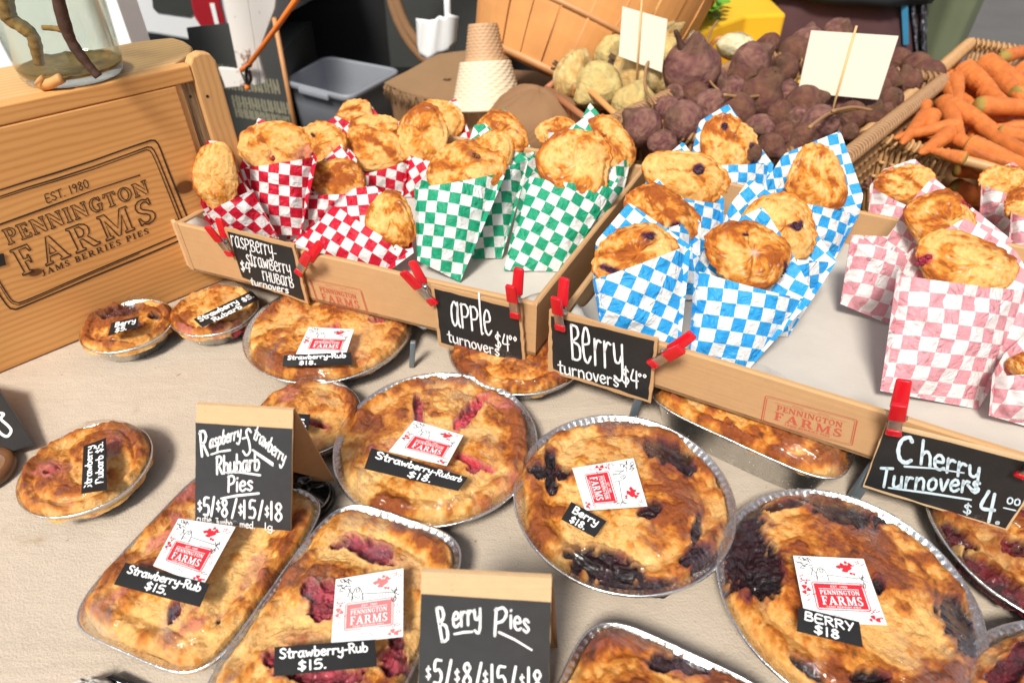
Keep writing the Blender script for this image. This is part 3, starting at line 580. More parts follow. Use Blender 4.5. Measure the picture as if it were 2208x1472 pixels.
def slab(mb,a,b,wv,nv,w0,w1,t):
    a,b=np.array(a),np.array(b); d=nrm(b-a); wv=nrm(wv-(wv@d)*d); nv=nrm(np.cross(d,wv)) if np.cross(d,wv)@nv>0 else -nrm(np.cross(d,wv))
    ring=[(-1,-.5),(-1,.35),(-.8,.5),(.8,.5),(1,.35),(1,-.5),(.8,-.5),(-.8,-.5)]
    V=[]
    for p,w_ in ((a,w0),(a+d*.001,w0*1.05),(b-d*.002,w1),(b,w1*.8)):
        for x,y in ring: V.append(p+wv*x*w_/2+nv*y*t)
    mb.add(V,grid_faces(8,4,True)+[tuple(range(8))[::-1],tuple(range(24,32))])
def clamp(label,pl,jaw,fh,bh,off=0.,w=.0112):
    J=pl(*jaw,off+.005); Hf=pl(*fh,off+.020); Hb=pl(*bh,off-.010); Jb=pl(*jaw,off-.010); n=pl.n
    root=thing('spring_clamp',label,'clamp',J,'red tipped spring clamps on the tray fronts')
    d=nrm(Hf-J); wv=nrm(np.cross(d,n)); nv=nrm(np.cross(wv,d)); nv=nv if nv@n>0 else -nv
    L=Hf-J; piv=J+L*.42
    mb=MB(); slab(mb,J+L*.1,J+L*.55,wv,nv,w,w*.95,.0022); mb.build('arm',M['steel'],root,bev=.0004)
    mb=MB(); slab(mb,J-L*.02,J+L*.17,wv,nv,w*1.12,w*1.1,.0042); mb.build('jaw_tip',M['redv'],root,bev=.0008)
    mb=MB(); slab(mb,J+L*.5,Hf,wv,nv,w*1.2,w*1.1,.0040); mb.build('handle_grip',M['redv'],root,bev=.0009)
    L2=Hb-Jb; d2=nrm(L2); n2=nrm(np.cross(d2,wv)); n2=n2 if n2@n>0 else -n2
    mb=MB(); slab(mb,Jb+L2*.05,Jb+L2*.6,wv,n2,w*.9,w*.9,.0022); mb.build('arm',M['steel'],root)
    mb=MB(); slab(mb,Jb+L2*.55,Hb+L2*.12,wv,n2,w*1.2,w*1.1,.0040); mb.build('handle_grip',M['redv'],root,bev=.0009)
    mid=(J+L*.47+Jb+L2*.47)/2
    mb=MB(); mb.tube([mid-wv*w*.75,mid+wv*w*.75],.0024,10); mb.build('pivot_pin',M['steel'],root)
    mb=MB(); mb.tube([mid+wv*w*.62*(k/20-.5)*2*.7+ (math.cos(k*1.3)*d+math.sin(k*1.3)*nv)*.0042 for k in range(21)],.0009,6); mb.build('spring',M['steel'],root)
    return root

# ---------------------------------------------------------------- builders: bags and turnovers
def bag(kind,label,quad,back,T=.022,ang=0,bang=45,lean=38,az=0,z0=.067,seed=1,pinch=.9):
    mat=M['p'+kind]; z0=.053 if kind in('red','green') and z0==.067 else z0; BL,BR,TR,TL=[np.array(p,float) for p in quad]
    vb=max(BL[1],BR[1]); p0=onz((BL[0]+BR[0])/2,vb,z0); L=math.radians(lean); A=math.radians(az)
    pl=Plane(p0,(math.sin(A)*math.cos(L),-math.cos(A)*math.cos(L),math.sin(L)))
    root=thing('turnover_bag',label,'paper bag',p0,{'red':'red checkered paper bags in the left tray','green':'green checkered paper bags in the left tray','blue':'blue checkered paper bags in the right tray','pink':'pink checkered paper bags in the right tray'}[kind])
    e1=nrm(np.cross([0,0,1.],pl.n)); e1=e1 if e1[0]>0 else -e1; e2=nrm(np.cross(pl.n,e1)); e2=e2 if e2[2]>0 else -e2
    def uvof(P,a):
        a=math.radians(a); x=(P-p0)@e1/.0158; y=(P-p0)@e2/.0158; return np.stack([x*math.cos(a)+y*math.sin(a),-x*math.sin(a)+y*math.cos(a)],-1)
    n,m=30,34; V=[];
    for j in range(m):
        t=j/(m-1)
        for i in range(n):
            s=i/(n-1); uv=(BL*(1-s)+BR*s)*(1-t)+(TL*(1-s)+TR*s)*t
            sag=math.sin(math.pi*s)*(1.5*math.sin(seed*2.1)+2.)*t**6; uv=uv+np.array([0,sag])
            side=(1-abs(2*s-1)**2.4)**.8; prof=(1-(1-t)**2.6); o=T*1.32*side*prof*(.92+.08*math.sin(3*s+seed))
            nx=fbm(uv[0]/34,uv[1]/34,0,seed,4); cre=-abs(float(fbm(uv[0]/60+seed,uv[1]/60,5,seed+3,2)))*.006; o+=float(nx)*.0075*side+cre*side*.8+.0006
            V.append(pl(uv[0],uv[1],o))
    V=np.array(V); mesh('front_pocket',V,grid_faces(n,m,flip=True),mat,root,uv=uvof(V,ang))
    # back sheet: pointed corner of the sheet standing behind the pastry
    bk=[np.array(p,float) for p in back]; ds=[0]
    for a,b in zip(bk[:-1],bk[1:]): ds.append(ds[-1]+np.hypot(*(b-a)))
    ds=np.array(ds)/ds[-1]; n,m=37,30; V=[]
    for j in range(m):
        t=j/(m-1)
        for i in range(n):
            s=i/(n-1); k=min(np.searchsorted(ds,s,'right')-1,len(bk)-2); k=max(k,0); f=(s-ds[k])/(ds[k+1]-ds[k]); topp=bk[k]*(1-f)+bk[k+1]*f
            bot=BL*(1-s)+BR*s; uv=bot*(1-t)+topp*t
            o=T*(1.05*abs(2*s-1)**3.5*min(1,t*2)*(1-t*.25)-.28*min(1,3*t))+float(fbm(uv[0]/50,uv[1]/50,7,seed,3))*.004*min(1,3*t)
            V.append(pl(uv[0],uv[1],o))
    V=np.array(V); mesh('back_sheet',V,grid_faces(n,m,flip=True),mat,root,uv=uvof(V,bang))
    return pl,T
tn_proto=[0]
def turnover(label,pl,T,cu,cv,ru,rv,rot=0,seed=1,berries=(),bcol=(.03,.006,.02),brown=0.,group=None,off=.30,stain=None):
    C=pl(cu,cv,T*off); a=math.radians(rot); A=pl(cu+ru*math.cos(a),cv+ru*math.sin(a),T*off)-C; B=pl(cu+rv*math.sin(a),cv-rv*math.cos(a),T*off)-C; N=pl.n*T*.56; A=A*1.05; B=B*1.05
    nu,nv=72,48; th=np.linspace(0,2*math.pi,nu,endpoint=False); ph=np.linspace(-math.pi/2,math.pi/2,nv); TH,PH=np.meshgrid(th,ph)
    ce=np.sign(np.cos(PH))*np.abs(np.cos(PH))**.7; x=ce*np.cos(TH); y=ce*np.sin(TH); z=np.sin(PH)
    s=seed*5.3; n1=fbm(x*1.5+s,y*1.5,z*1.5,seed,4); n2=fbm(x*5+s,y*5,z*5,seed+1,4); n3=fbm(x*18,y*18+s,z*18,seed+2,3)
    crease=np.exp(-((y*.8+x*.35-.15*np.sin(x*3+s)-.1)/.10)**2)*(z>0)
    tt=np.arctan2(y,x); k=1.02+.10*n1+.05*n2+.05*np.cos(2*tt+seed)+.06*np.cos(3*tt+seed*1.7)+.02*np.cos(5*tt+seed*2.9); flat=sstep(.35,.85,np.cos(tt-(seed%5)*1.3))
    k=k+flat*(.06+.03*np.sin(tt*22)); x,y=x*k,y*k
    lay=np.sin(16*n1+8*n2+2*n3); side=sstep(-.35,.15,np.cos(tt-1.57-.7*math.sin(seed*2.3))); fl=sstep(.80,.89,ce)*side; cri=.5+.5*np.sin(tt*24+n1*4)
    sx=x*math.cos(seed*1.9)+y*math.sin(seed*1.9)+.44*n1-.22; stp=sstep(-.025,.025,sx)*(1-fl)
    z=np.where(z>0,z*(1-.62*fl)+.13*fl*cri,z*(1-.6*fl)); x=x*(1+.03*fl*cri); y=y*(1+.03*fl*cri)
    zz=z*(1-flat*.45*sstep(.55,1.,np.hypot(x,y)))*(1+.30*n1+.20*n2+.07*n3+.035*lay)+.13*stp*(z>0)-crease*.16*(seed%2)
    P=C+x[...,None]*A+y[...,None]*B+zz[...,None]*N
    n0=fbm(x*1.1+s,y*1.1,z+2,seed+4,3); n4=fbm(x*40,y*40+s,z*40,seed+7,2); t=.37+brown+.9*n0+.7*n1+.8*n2+.45*n3+.3*n4+.07*lay+.30*fl*cri-.05*fl+.5*np.exp(-((sx+.02)/.03)**2)+.45*crease*(seed%2)+.20*sstep(.75,1.05,np.hypot(x,y))  # layer edges and step line drawn darker to imitate their shade
    col=ramp_np(t,[(0,C_PALE*1.08),(.35,C_PALE*np.array([1.,.92,.85])),(.6,C_GOLD*1.08),(.82,C_GOLD*np.array([.85,.65,.5])),(1.05,C_BRN*1.2)])
    sg_=sstep(.30,.5,fbm(x*26,y*26,z*26,seed+30,2))*sstep(-.1,.3,fbm(x*2,y*2,z*2,seed+31,2)); col=col*(1-.55*sg_[...,None])+np.array([.86,.80,.70])*.55*sg_[...,None]
    U,Vv=proj(P)
    for k_,b in enumerate(berries):
        d=blobd(U,Vv,(b[0],b[1],b[2]*1.3,(b[3] if len(b)>3 else b[2])*1.3,b[4] if len(b)>4 else 0),seed+k_,.35,9); m_=((1-sstep(.6,1.2,d))*(zz>0))[...,None]; col=col*(1-m_)+np.array(bcol)*2.*m_
    if stain:
        d=blobd(U,Vv,stain,seed+9,.5,20); m_=((1-sstep(.4,1.1,d))*.6)[...,None]; col=col*(1-m_)+np.array([.62,.2,.17])*m_
    root=thing('turnover',label,'turnover',C,group)
    mesh('pastry',P.reshape(-1,3),grid_faces(nu,nv,True),M['turn'],root,col=col.reshape(-1,3))
    if berries:
        mb=MB(); cols=[]; r=random.Random(seed)
        for b in berries:
            ra=b[2]; rb=b[3] if len(b)>3 else b[2]; ro=math.radians(b[4] if len(b)>4 else 0)
            for q in range(7):
                aa=r.uniform(0,6.28); rr=r.uniform(0,.8); du=rr*ra*math.cos(aa); dv=rr*rb*math.sin(aa); u=b[0]+du*math.cos(ro)-dv*math.sin(ro); v=b[1]+du*math.sin(ro)+dv*math.cos(ro)
                d2=(U-u)**2+(Vv-v)**2+(zz<0)*1e6; pt=P.reshape(-1,3)[int(np.argmin(d2))]; zc=np.linalg.norm(pt-CAM); rad=max(.0016,min(ra,rb)*zc/F*r.uniform(.4,.6))
                V=[]
                for j in range(6):
                    f_=math.pi*j/5-math.pi/2
                    for i in range(9): 
                        g=2*math.pi*i/9; V.append(pt+rad*np.array([math.cos(f_)*math.cos(g),math.cos(f_)*math.sin(g),math.sin(f_)])*r.uniform(.85,1.15)*[1.2,1.2,.7])
                mb.add(V,grid_faces(9,6,True)); cols+= [np.array(bcol)*r.uniform(.6,1.6)]*len(V)
            mb.build('filling',M['fill'],root,col=np.array(cols)); mb=MB(); cols=[]
    return root

# ---------------------------------------------------------------- setting: ground and table
mesh('ground',[(-60,-40,-.78),(60,-40,-.78),(60,80,-.78),(-60,80,-.78)],[(0,1,2,3)],M['asphalt'],smooth=False)['kind']='structure'
d1=nrm([.92,-.392,0]); d2=nrm([.392,.92,0]); O=np.array([-.9,1.25,0])
tb=MB()
c=[(-1.25,-.35),(1.05,-.35),(1.05,.62),(.62,.83),(.23,1.1),(-.6,1.5),(-1.25,1.3)]
c=[np.array([x,y,0.]) for x,y in c]
V=[p+[0,0,-.75] for p in c]
tab=thing('display_table','long display table draped in pale kraft paper that carries the pies and the crate','table',(0,.5,-.78))
n=60; Vt=[];
xs=np.linspace(-1.25,1.05,160); ys=np.linspace(-.35,1.5,130); X,Y=np.meshgrid(xs,ys)
# back edge of the top follows the trays
def back_y(x): return np.interp(x,[-1.25,-.6,.0,.23,.45,1.05],[1.28,1.28,1.16,1.09,.90,.62])
Yc=np.minimum(Y,back_y(X)); Z=.0012*fbm(X*3,Y*3,0,3,3)-.0004+.0008*fbm(X*18,Y*18,0,4,3)-.0012
mesh('paper_cover',np.stack([X,Yc,Z],-1).reshape(-1,3),grid_faces(160,130),M['table'],tab)
mb=MB(); P=[np.array([x,float(back_y(x))-.004,0]) for x in np.linspace(-1.25,1.05,24)]+[np.array([1.05,-.35,0]),np.array([-1.25,-.35,0])]
mb.hexa([p+[0,0,-.03] for p in P][::-1],[p+[0,0,-.0035] for p in P][::-1]); mb.build('table_board',M['brownpan'],tab,smooth=False)
for x,y in ((-1.15,-.25),(.95,-.25),(.95,.55),(-1.15,1.15)):
    mb=MB(); mb.tube([(x,y,-.78),(x,y,-.03)],.018,8); mb.build('leg',M['greymetal'],tab)

# ---------------------------------------------------------------- wooden crate on the left
CB=np.array([-.4465,.8924,0]); CR=math.radians(45); CS=np.array([math.cos(CR),math.sin(CR),0]); CN=np.array([math.sin(CR),-math.cos(CR),0])
CPL=Plane(CB,CN)
crate=bpy.data.objects.new('wooden_crate',None); COL.objects.link(crate); crate.location=tuple(CB); crate.rotation_euler=(0,0,CR)
tag(crate,'large pine crate engraved with the farm name standing behind the small pies','crate')
def cpart(name,mb,mat,bev=.002,smooth=False):
    o=mesh(name,mb.v,mb.f,mat,crate,local=True,smooth=smooth,bev=bev); return o
def cbox(x0,x1,y0,y1,z0,z1): return MB().box(((x0+x1)/2,(y0+y1)/2,(z0+z1)/2),((x1-x0)/2,0,0),(0,(y1-y0)/2,0),(0,0,(z1-z0)/2))
M['woodf']=wood('pine_front',(.80,.42,.145),(.48,.185,.045),[(-.036,.165,.0125),(-.25,.118,.007)],720,.012,2)
M['woodt']=wood('pine_top',(.80,.50,.21),(.50,.24,.08),[(-.13,.06,.012)],520,.02,1)
M['woodv']=wood('pine_stile',(.74,.43,.18),(.50,.24,.08),[],700,.006,3)
_m=Mt('weathered_batten'); _n=_m.noise(1,5,_m.coord('Object',(500,500,14)),.7); _m.set(base=_m.ramp(_n,[(.35,(.10,.06,.035)),(.62,(.42,.27,.13))]),rough=.8,normal=_m.bump(_n,.5,.001)); M['batten']=_m.m
cpart('front_panel',cbox(-.52,-.004,0,.02,.0,.3005),M['woodf'])
cpart('recess_edge',cbox(-.004,.004,.004,.02,.0,.3005),M['woodv'],.0006)
cpart('weathered_batten',cbox(.004,.021,.007,.02,.0,.3005),M['batten'],.0006)
mb=MB(); z=[0,.322,.331,.334,.331,.32,0]; xx=[.0215,.0215,.028,.040,.052,.058,.058]
mb.hexa([(x,0,zz) for x,zz in zip(xx,z)],[(x,.019,zz) for x,zz in zip(xx,z)]); cpart('end_post',mb,M['woodv'],.0025)
cpart('top_rail',cbox(-.52,.0215,0,.0185,.301,.3225),M['woodf'])
mb=MB(); x=[-.52,.01,.045,.062,.066,.062,.02,-.52]; yy=[.0190,.0190,.050,.085,.12,.15,.165,.165]
mb.hexa([(a,b,.300) for a,b in zip(x,yy)],[(a,b,.3228) for a,b in zip(x,yy)]); cpart('top_board',mb,M['woodt'],.003)
cpart('side_panel',cbox(.036,.056,.0195,.145,0,.2995),M['woodv'])
cpart('back_panel',cbox(-.52,.035,.146,.163,0,.2995),M['woodf'])
for (u,v,rr) in ((415,211,.0022),(447,208,.0022),(493,320,.002)):
    q=CPL(u,v,.0); lx=(q-CB)@CS; lz=q[2]; ly=-.0004 if u>440 else .0066
    mb=MB(); mb.add([(lx+rr*math.cos(a),ly,lz+rr*math.sin(a)) for a in np.linspace(0,6.283,13)[:-1]],[tuple(range(12))]); cpart('nail_hole',mb,M['burn'],0)
def onto(o,root):
    bpy.context.view_layer.update(); o.parent=root; o.matrix_parent_inverse=root.matrix_world.inverted()
eng=MB(); cm=lambda u,v: CPL(u,v,.0006)
W=3.6
ribbon(eng,[(-60,430),(0,410),(60,391),(120,373),(200,347),(280,318),(325,303)]+[(334,303),(341,311),(347,325)]+[(365,372),(398,454),(412,488)],W,cm,.15)
ribbon(eng,[(-60,443),(0,424),(60,404),(120,386),(200,360),(280,331),(318,317)]+[(327,318),(333,326),(342,345),(365,402),(389,463),(402,494)],W*.8,cm,.15)
ribbon(eng,[(-60,447),(0,428.5),(60,409),(120,391),(200,366),(280,337),(316,323),(323,325),(328,332),(338,353),(360,408),(383,466),(394,495)],W*.55,cm,.15)
ribbon(eng,[(400,514),(384,520),(300,556),(200,597),(100,640),(50,661),(34,667),(22,665),(14,657),(0,637),(-20,600)],W,cm,.15)
ribbon(eng,[(394,503),(378,510),(300,543),(200,585),(100,629),(55,648),(40,653),(29,650),(22,643),(0,609),(-20,575)],W*.8,cm,.15)
ribbon(eng,[(300,547),(200,589),(100,633),(56,652),(40,657.5),(26,654),(18,646),(0,617)],W*.5,cm,.15)
ribbon(eng,[(-20,491),(0,484),(100,448),(200,411),(301,378)],W*.9,cm,.3)
serif(eng,'PENNINGTON',(19,528),(323,415),(-16,-31),cm,(-9,-27),outline=2.3,gap=.13)
serif(eng,'FARMS',(50,594),(340,474),(-30,-53),cm,(-17,-49),outline=3.0,gap=.2)
serif(eng,'JAMS BERRIES PIES',(92,596),(322,503),(-5,-12),cm,(-3.5,-12),gap=.22)
hand(eng,'EST. 1980',(101,438),(194,403),(-6,-17),2.2,cm,tall=True)
eo=mesh('engraved_lettering',eng.v,eng.f,M['burn'],None,smooth=False); onto(eo,crate)
# small dark tag at the picture's left edge on the crate
tg=thing('paper_tag','small blank black tag stuck low on the crate at the left edge','tag',CPL(-14,560))
mesh('tag_card',[CPL(-60,560,.0012),CPL(8,546,.0012),CPL(13,571,.0012),CPL(-55,590,.0012)],[(0,3,2,1)],M['label'],tg,smooth=False,solid=.0006)

# ---------------------------------------------------------------- pies on the table
PINK=(.42,.035,.05); PST=(.60,.17,.15); BER=(.016,.002,.005); BST=(.16,.03,.05)
def fc(x,y,hr): k=1-hr/H; return (x*k,y*k)
R0=.12*(1-.03/H)
SP=(.36,.05,.06)
pA,dA=pie('large round strawberry pie with three slits at the middle of the table','pie',fc(-.091,.528,.03),R0,.03,.012,1,
 fills=[(902,888,11,34,-8),(1012,892,15,46,42),(1015,995,46,9,22),(1022,1012,14,8,0)],
 stains=[(1072,866,48,17,12,.8),(850,955,48,17,-10,.6),(1100,1040,22,34,20,.5),(1060,1085,60,22,0,.35)],fcol=PINK,scol=PST,pale=.02)
farm_sticker(pA,dA,[(893,906),(999,938),(963,1004),(838,973)]); price_label(pA,dA,[(801,965),(1009,1029),(988,1058),(785,1010)],[('Strawberry-Rubarb',.05,.95,.62,.32),('$18.',.36,.62,.12,.33)],3.4)
pB,dB=pie('large berry pie with dark fruit holes, its farm sticker turned sideways','pie',fc(.123,.45,.03),R0*1.0,.03,.012,2,
 fills=[(1187,990,13,24,0),(1170,1016,36,16,10),(1190,1045,12,22,0),(1212,1020,18,14,0),(1440,975,58,24,22),(1472,1000,36,18,35),(1402,1100,28,18,-20),(1312,1222,84,32,18),(1245,1200,30,12,14),(1400,1262,60,13,-6),(1502,1140,11,30,8),(1495,1195,34,17,-38),(1520,1215,34,20,-45)],
 stains=[(1420,1262,120,14,-8,.9),(1120,1060,12,40,5,.7)],fcol=BER,scol=(.13,.02,.045))
farm_sticker(pB,dB,[(1366,987),(1396,1091),(1262,1100),(1234,1009)][0:4]); price_label(pB,dB,[(1232,1081),(1308,1123),(1282,1158),(1210,1119)],[('Berry',.14,.86,.58,.34),('$18.',.2,.66,.1,.32)],3.3)
pC,dC=pie('largest berry pie at the lower right with broad dark holes and an upright farm sticker','pie',fc(.323,.336,.03),R0*1.0,.03,.012,3,
 fills=[(1602,1175,50,92,14),(1645,1235,40,62,0),(1592,1115,30,36,30),(1700,1085,60,11,-12),(1818,1106,78,22,18),(1900,1120,22,12,20),(2068,1340,34,64,-32),(2095,1385,34,32,0),(1740,1440,44,14,38),(1868,1466,40,24,0),(1893,1262,13,22,0)],
 stains=[(1680,1190,40,20,0,.5),(2060,1300,20,30,0,.4)],fcol=BER,scol=(.13,.02,.045),brown=.14)
farm_sticker(pC,dC,[(1710,1197),(1862,1204),(1913,1347),(1738,1340)]); price_label(pC,dC,[(1722,1308),(1853,1340),(1861,1395),(1718,1360)],[('BERRY',.1,.9,.54,.34),('$18',.26,.66,.1,.32)],3.8)
pD,dD=pie('large strawberry pie half tucked under the left tray beside its thin metal leg','pie',fc(-.267,.75,.03),R0*1.0,.03,.010,4,
 fills=[(700,725,34,15,-32),(812,690,20,8,0),(845,683,20,7,10)],stains=[(700,722,40,24,-30,.7),(800,812,80,13,-18,.8),(775,768,30,14,0,.4)],fcol=PINK,scol=PST,brown=.16)
farm_sticker(pD,dD,[(666,705),(763,710),(745,766),(638,763)]); price_label(pD,dD,[(612,766),(757,759),(759,786),(609,790)],[('Strawberry-Rub',.07,.93,.6,.34),('$18.',.26,.52,.12,.3)],2.5)
pE,dE=pie('round pie almost hidden below the apple and berry signs under the trays','pie',onz(1118,748,.03)[:2],.092,.03,.010,5,fcol=PINK,brown=.2)
pF,dF=pie('dark red cherry pie at the right edge under the cherry turnovers sign','pie',onz(2268,1150,.03)[:2],.112,.03,.012,6,
 fills=[(2010,1125,45,13,35),(2060,1150,60,16,35),(2130,1240,90,26,38),(2190,1290,70,24,38),(2090,1210,30,10,30),(2190,1180,40,20,20)],stains=[(2100,1200,170,110,30,.75)],fcol=(.11,.006,.010),scol=(.22,.045,.012),brown=.42)
pG,dG=pie('dark cherry pie cut off by the bottom right corner','pie',onz(2430,1650,.03)[:2],.112,.03,.012,7,
 fills=[(2180,1440,70,30,-35),(2210,1400,50,26,-35)],stains=[(2200,1440,120,70,0,.8)],fcol=(.09,.006,.012),scol=(.28,.03,.02),brown=.42)
r1=.0646
sA,eA=pie('small berry pie against the wooden crate with a tiny two line label','pie',fc(-.565,.755,.028),r1*.93,.028,.010,11,
 fills=[(262,670,50,13,-12),(282,702,26,10,-8),(333,682,14,8,10)],fcol=(.09,.022,.02),scol=(.3,.09,.05),nfl=0,brown=.10,cover=.99)
price_label(sA,eA,[(240,696),(299,682),(297,706),(233,724)],[('Berry',.15,.9,.56,.36),('$5.',.2,.6,.1,.33)],2.6)
sB,eB=pie('small strawberry pie with a long slanted label, between the crate corner and the left tray','pie',fc(-.452,.795,.030),r1*.93,.028,.010,12,
 fills=[(515,706,26,9,-30)],stains=[(510,705,50,20,-25,.85),(400,710,28,12,30,.55)],fcol=PINK,scol=PST,nfl=0,brown=.16,cover=.99)
price_label(sB,eB,[(417,688),(541,627),(560,645),(437,706)],[('Strawberry',.05,.72,.55,.4),('Rubarb',.2,.7,.02,.36),('$5.',.78,.97,.4,.36)],3.0)
sC,eC=pie('small strawberry pie standing alone on bare paper at the left, label turned upright','pie',fc(-.492,.49,.030),r1*1.02,.028,.010,13,
 fills=[(112,1013,18,6,-20)],stains=[(235,957,38,26,-25,.85),(110,1012,40,18,-10,.8),(215,1108,44,12,-10,.8),(150,1085,18,12,0,.5)],fcol=PINK,scol=PST,nfl=0,brown=.08,cover=.985)
price_label(sC,eC,[(175,1064),(180,961),(229,943),(231,1056)],[('Strawberry',.06,.94,.58,.3),('Rubarb $5.',.14,.94,.14,.28)],2.8)
sD,eD=pie('small strawberry pie partly hidden behind the tall raspberry strawberry sign','pie',onz(662,898,.028)[:2],r1*.97,.028,.010,14,
 fills=[(685,915,26,8,20)],stains=[(620,850,28,14,0,.6),(685,960,40,16,30,.45)],fcol=PINK,scol=PST,nfl=0,brown=.12,cover=.985)
price_label(sD,eD,[(610,890),(669,893),(664,928),(605,925)],[('5.',.62,.92,.25,.4)],4.)
# square and loaf shaped pies
lA,mA=pie('square strawberry pie at the lower left below the tall raspberry strawberry sign','pie',(-.290,.350),.09,.036,.012,21,rect=(.098,.078,math.radians(70)),
 fills=[(376,1318,12,26,15),(470,1340,6,4,0)],stains=[(345,1165,40,16,-35,.85),(390,1130,30,30,0,.8),(230,1300,60,10,-38,.7),(420,1345,70,14,-25,.75),(430,1280,14,60,25,.6),(545,1235,18,70,30,.7),(400,1060,26,26,0,.8),(575,1110,40,12,0,.4)],fcol=(.15,.03,.035),scol=PST,cover=.965)
farm_sticker(lA,mA,[(385,1117),(508,1135),(438,1262),(330,1219)],faded=False); price_label(lA,mA,[(271,1212),(452,1258),(431,1308),(245,1259)],[('Strawberry-Rub',.07,.93,.6,.34),('$15.',.34,.6,.14,.32)],3.6)
lB,mB=pie('rectangular strawberry pie with ragged holes beside the berry pies sign','pie',(-.148,.288),.09,.036,.012,22,rect=(.112,.077,math.radians(69)),
 fills=[(795,1185,62,22,20),(735,1175,20,7,-10),(665,1270,18,22,20),(700,1290,34,36,0),(690,1320,26,20,0),(850,1430,34,30,0),(590,1420,24,22,0),(700,1455,90,22,0),(855,1380,18,36,0)],
 stains=[(880,1230,50,40,40,.5),(640,1380,60,30,-10,.45)],fcol=(.26,.035,.05),scol=(.45,.14,.13),cover=.95)
farm_sticker(lB,mB,[(724,1248),(870,1224),(869,1372),(714,1388)],faded=True); price_label(lB,mB,[(592,1394),(808,1378),(813,1436),(590,1457)],[('Strawberry-Rub',.05,.92,.58,.34),('$15.',.22,.5,.12,.32)],4.0)
lC,mC=pie('square berry pie with a black fruit hole cut off by the bottom edge','pie',(.108,.176),.09,.036,.012,23,rect=(.092,.088,math.radians(63)),
 fills=[(1430,1428,34,22,5),(1490,1430,46,26,10)],stains=[(1300,1380,50,20,10,.4)],fcol=(.03,.006,.010),scol=(.3,.09,.09),cover=.95,brown=.03)
lD,mD=pie('deep rectangular pie under the right tray front, its silver side facing out','pie',(.286,.542),.09,.046,.010,24,rect=(.112,.07,math.radians(-36)),
 fills=[(1425,880,18,6,20)],fcol=(.2,.015,.02),scol=(.4,.08,.05),brown=.26,nfl=0,cover=.955)
lE,mE=pie('foil pan with red fruit filling peeking out beyond the right end of the cherry sign','pie',onz(2300,1060,.04)[:2],.085,.04,.01,25,fcol=(.2,.01,.02),brown=.3,fills=[(2190,1120,40,20,0)])
# crumpled paper and black stand beneath the square pie
mb=MB(); 
q=onz(222,1470,0); th=np.linspace(0,6.283,40,endpoint=False); V=[]
for j in range(8):
    for a in th:
        r_=.017*(1-j/8)*(1+.2*fbm(np.cos(a)*3,np.sin(a)*3,j*.3,4,3)); V.append((q[0]+r_*1.4*math.cos(a),q[1]-.01+r_*.7*math.sin(a),.001+.02*(1-(1-j/8)**3)+.006*float(fbm(math.cos(a)*4,math.sin(a)*4,j,6,3))))
mesh('crumpled_paper',V,grid_faces(40,8,True)+[tuple(range(280,320))],M['parch'],label=None)
o=bpy.data.objects['crumpled_paper']; tag(o,'crumpled white paper napkin wedged under the square strawberry pie','paper')
mb=MB(); q=onz(262,1468,.0); mb.tube([q+[-.03,-.01,.004],q+[-.005,.0,.006],q+[.03,-.012,.004]],.004,8); o=mb.build('black_cable',M['blackgloss']); tag(o,'short black cable end lying beside the crumpled paper','cable')

# ---------------------------------------------------------------- cardboard trays
def wallstrip(mb,A,B,z0,z1,t,inn,seed):   # wall from A to B (2D), thickness t toward inn
    A,B,inn=map(lambda a:np.array([a[0],a[1],0.]),(A,B,inn)); n=40; V=[]
    for i in range(n):
        s=i/(n-1); p=A+(B-A)*s; zz=z1+.0012*float(fbm(s*9,seed,0,seed,3)); 
        V+= [p+[0,0,z0],p+[0,0,zz-.002],p+inn*.002+[0,0,zz],p+inn*(t-.002)+[0,0,zz],p+inn*t+[0,0,zz-.002],p+inn*t+[0,0,z0]]
    mb.add(V,grid_faces(6,n,True,True)+[tuple(range(6)),tuple(range(6*n-6,6*n))[::-1]])
def tray(label,FL,FR,BR,BL,z0,z1,th=.008,lip=.05):
    FL,FR,BR,BL=[np.array([*p[:2],0.]) for p in (FL,FR,BR,BL)]
    root=thing('cardboard_tray',label,'tray',[*((FL+FR+BR+BL)/4)[:2],z0])
    def inw(A,B): d=nrm(B-A); return np.array([-d[1],d[0],0])
    for nm,A,B,h in (('front_wall',FL,FR,z1),('side_wall',FR,BR,z1),('back_wall',BR,BL,z1-.004),('side_wall',BL,FL,z1)):
        mb=MB(); wallstrip(mb,A,B,z0,h,th,inw(A,B),len(nm)); mb.build(nm,M['card'],root,smooth=False)
    mb=MB(); mb.hexa([p+[0,0,z0-.001] for p in (FL,FR,BR,BL)],[p+[0,0,z0+.003] for p in (FL,FR,BR,BL)]); mb.build('floor',M['cardd'],root,smooth=False)
    # parchment liner: rises against the walls
    n=70;m=60;V=[]
    for j in range(m):
        for i in range(n):
            s=i/(n-1);t=j/(m-1); s2=.016+s*.968; t2=.02+t*.96
            p=(FL*(1-s2)+FR*s2)*(1-t2)+(BL*(1-s2)+BR*s2)*t2
            d=min(t*.45,s*.55,(1-s)*.55); hh=z0+.0045+ (z1-.010-z0)*math.exp(-(t*.45/.030)**1.5)+(z1-.03-z0)*(math.exp(-(s*.55/.012)**2)+math.exp(-((1-s)*.55/.012)**2))*.8
            V.append(p+[0,0,min(hh,z1-.004)+.0016*float(fbm(p[0]*22,p[1]*22,0,5,4))])
    mesh('parchment_liner',V,grid_faces(n,m),M['parch'],root)
    return root
T1=[(-.489,.835),(.030,.634),(.232,1.04),(-.285,1.24)]
T2=[(.056,.618),(.62,.318),(.85,.70),(.262,1.03)]
tr1=tray('left cardboard tray with the red and green checkered bags',*T1,.046,.125)
tr2=tray('right cardboard tray with the blue and pink checkered bags',*T2,.062,.125)
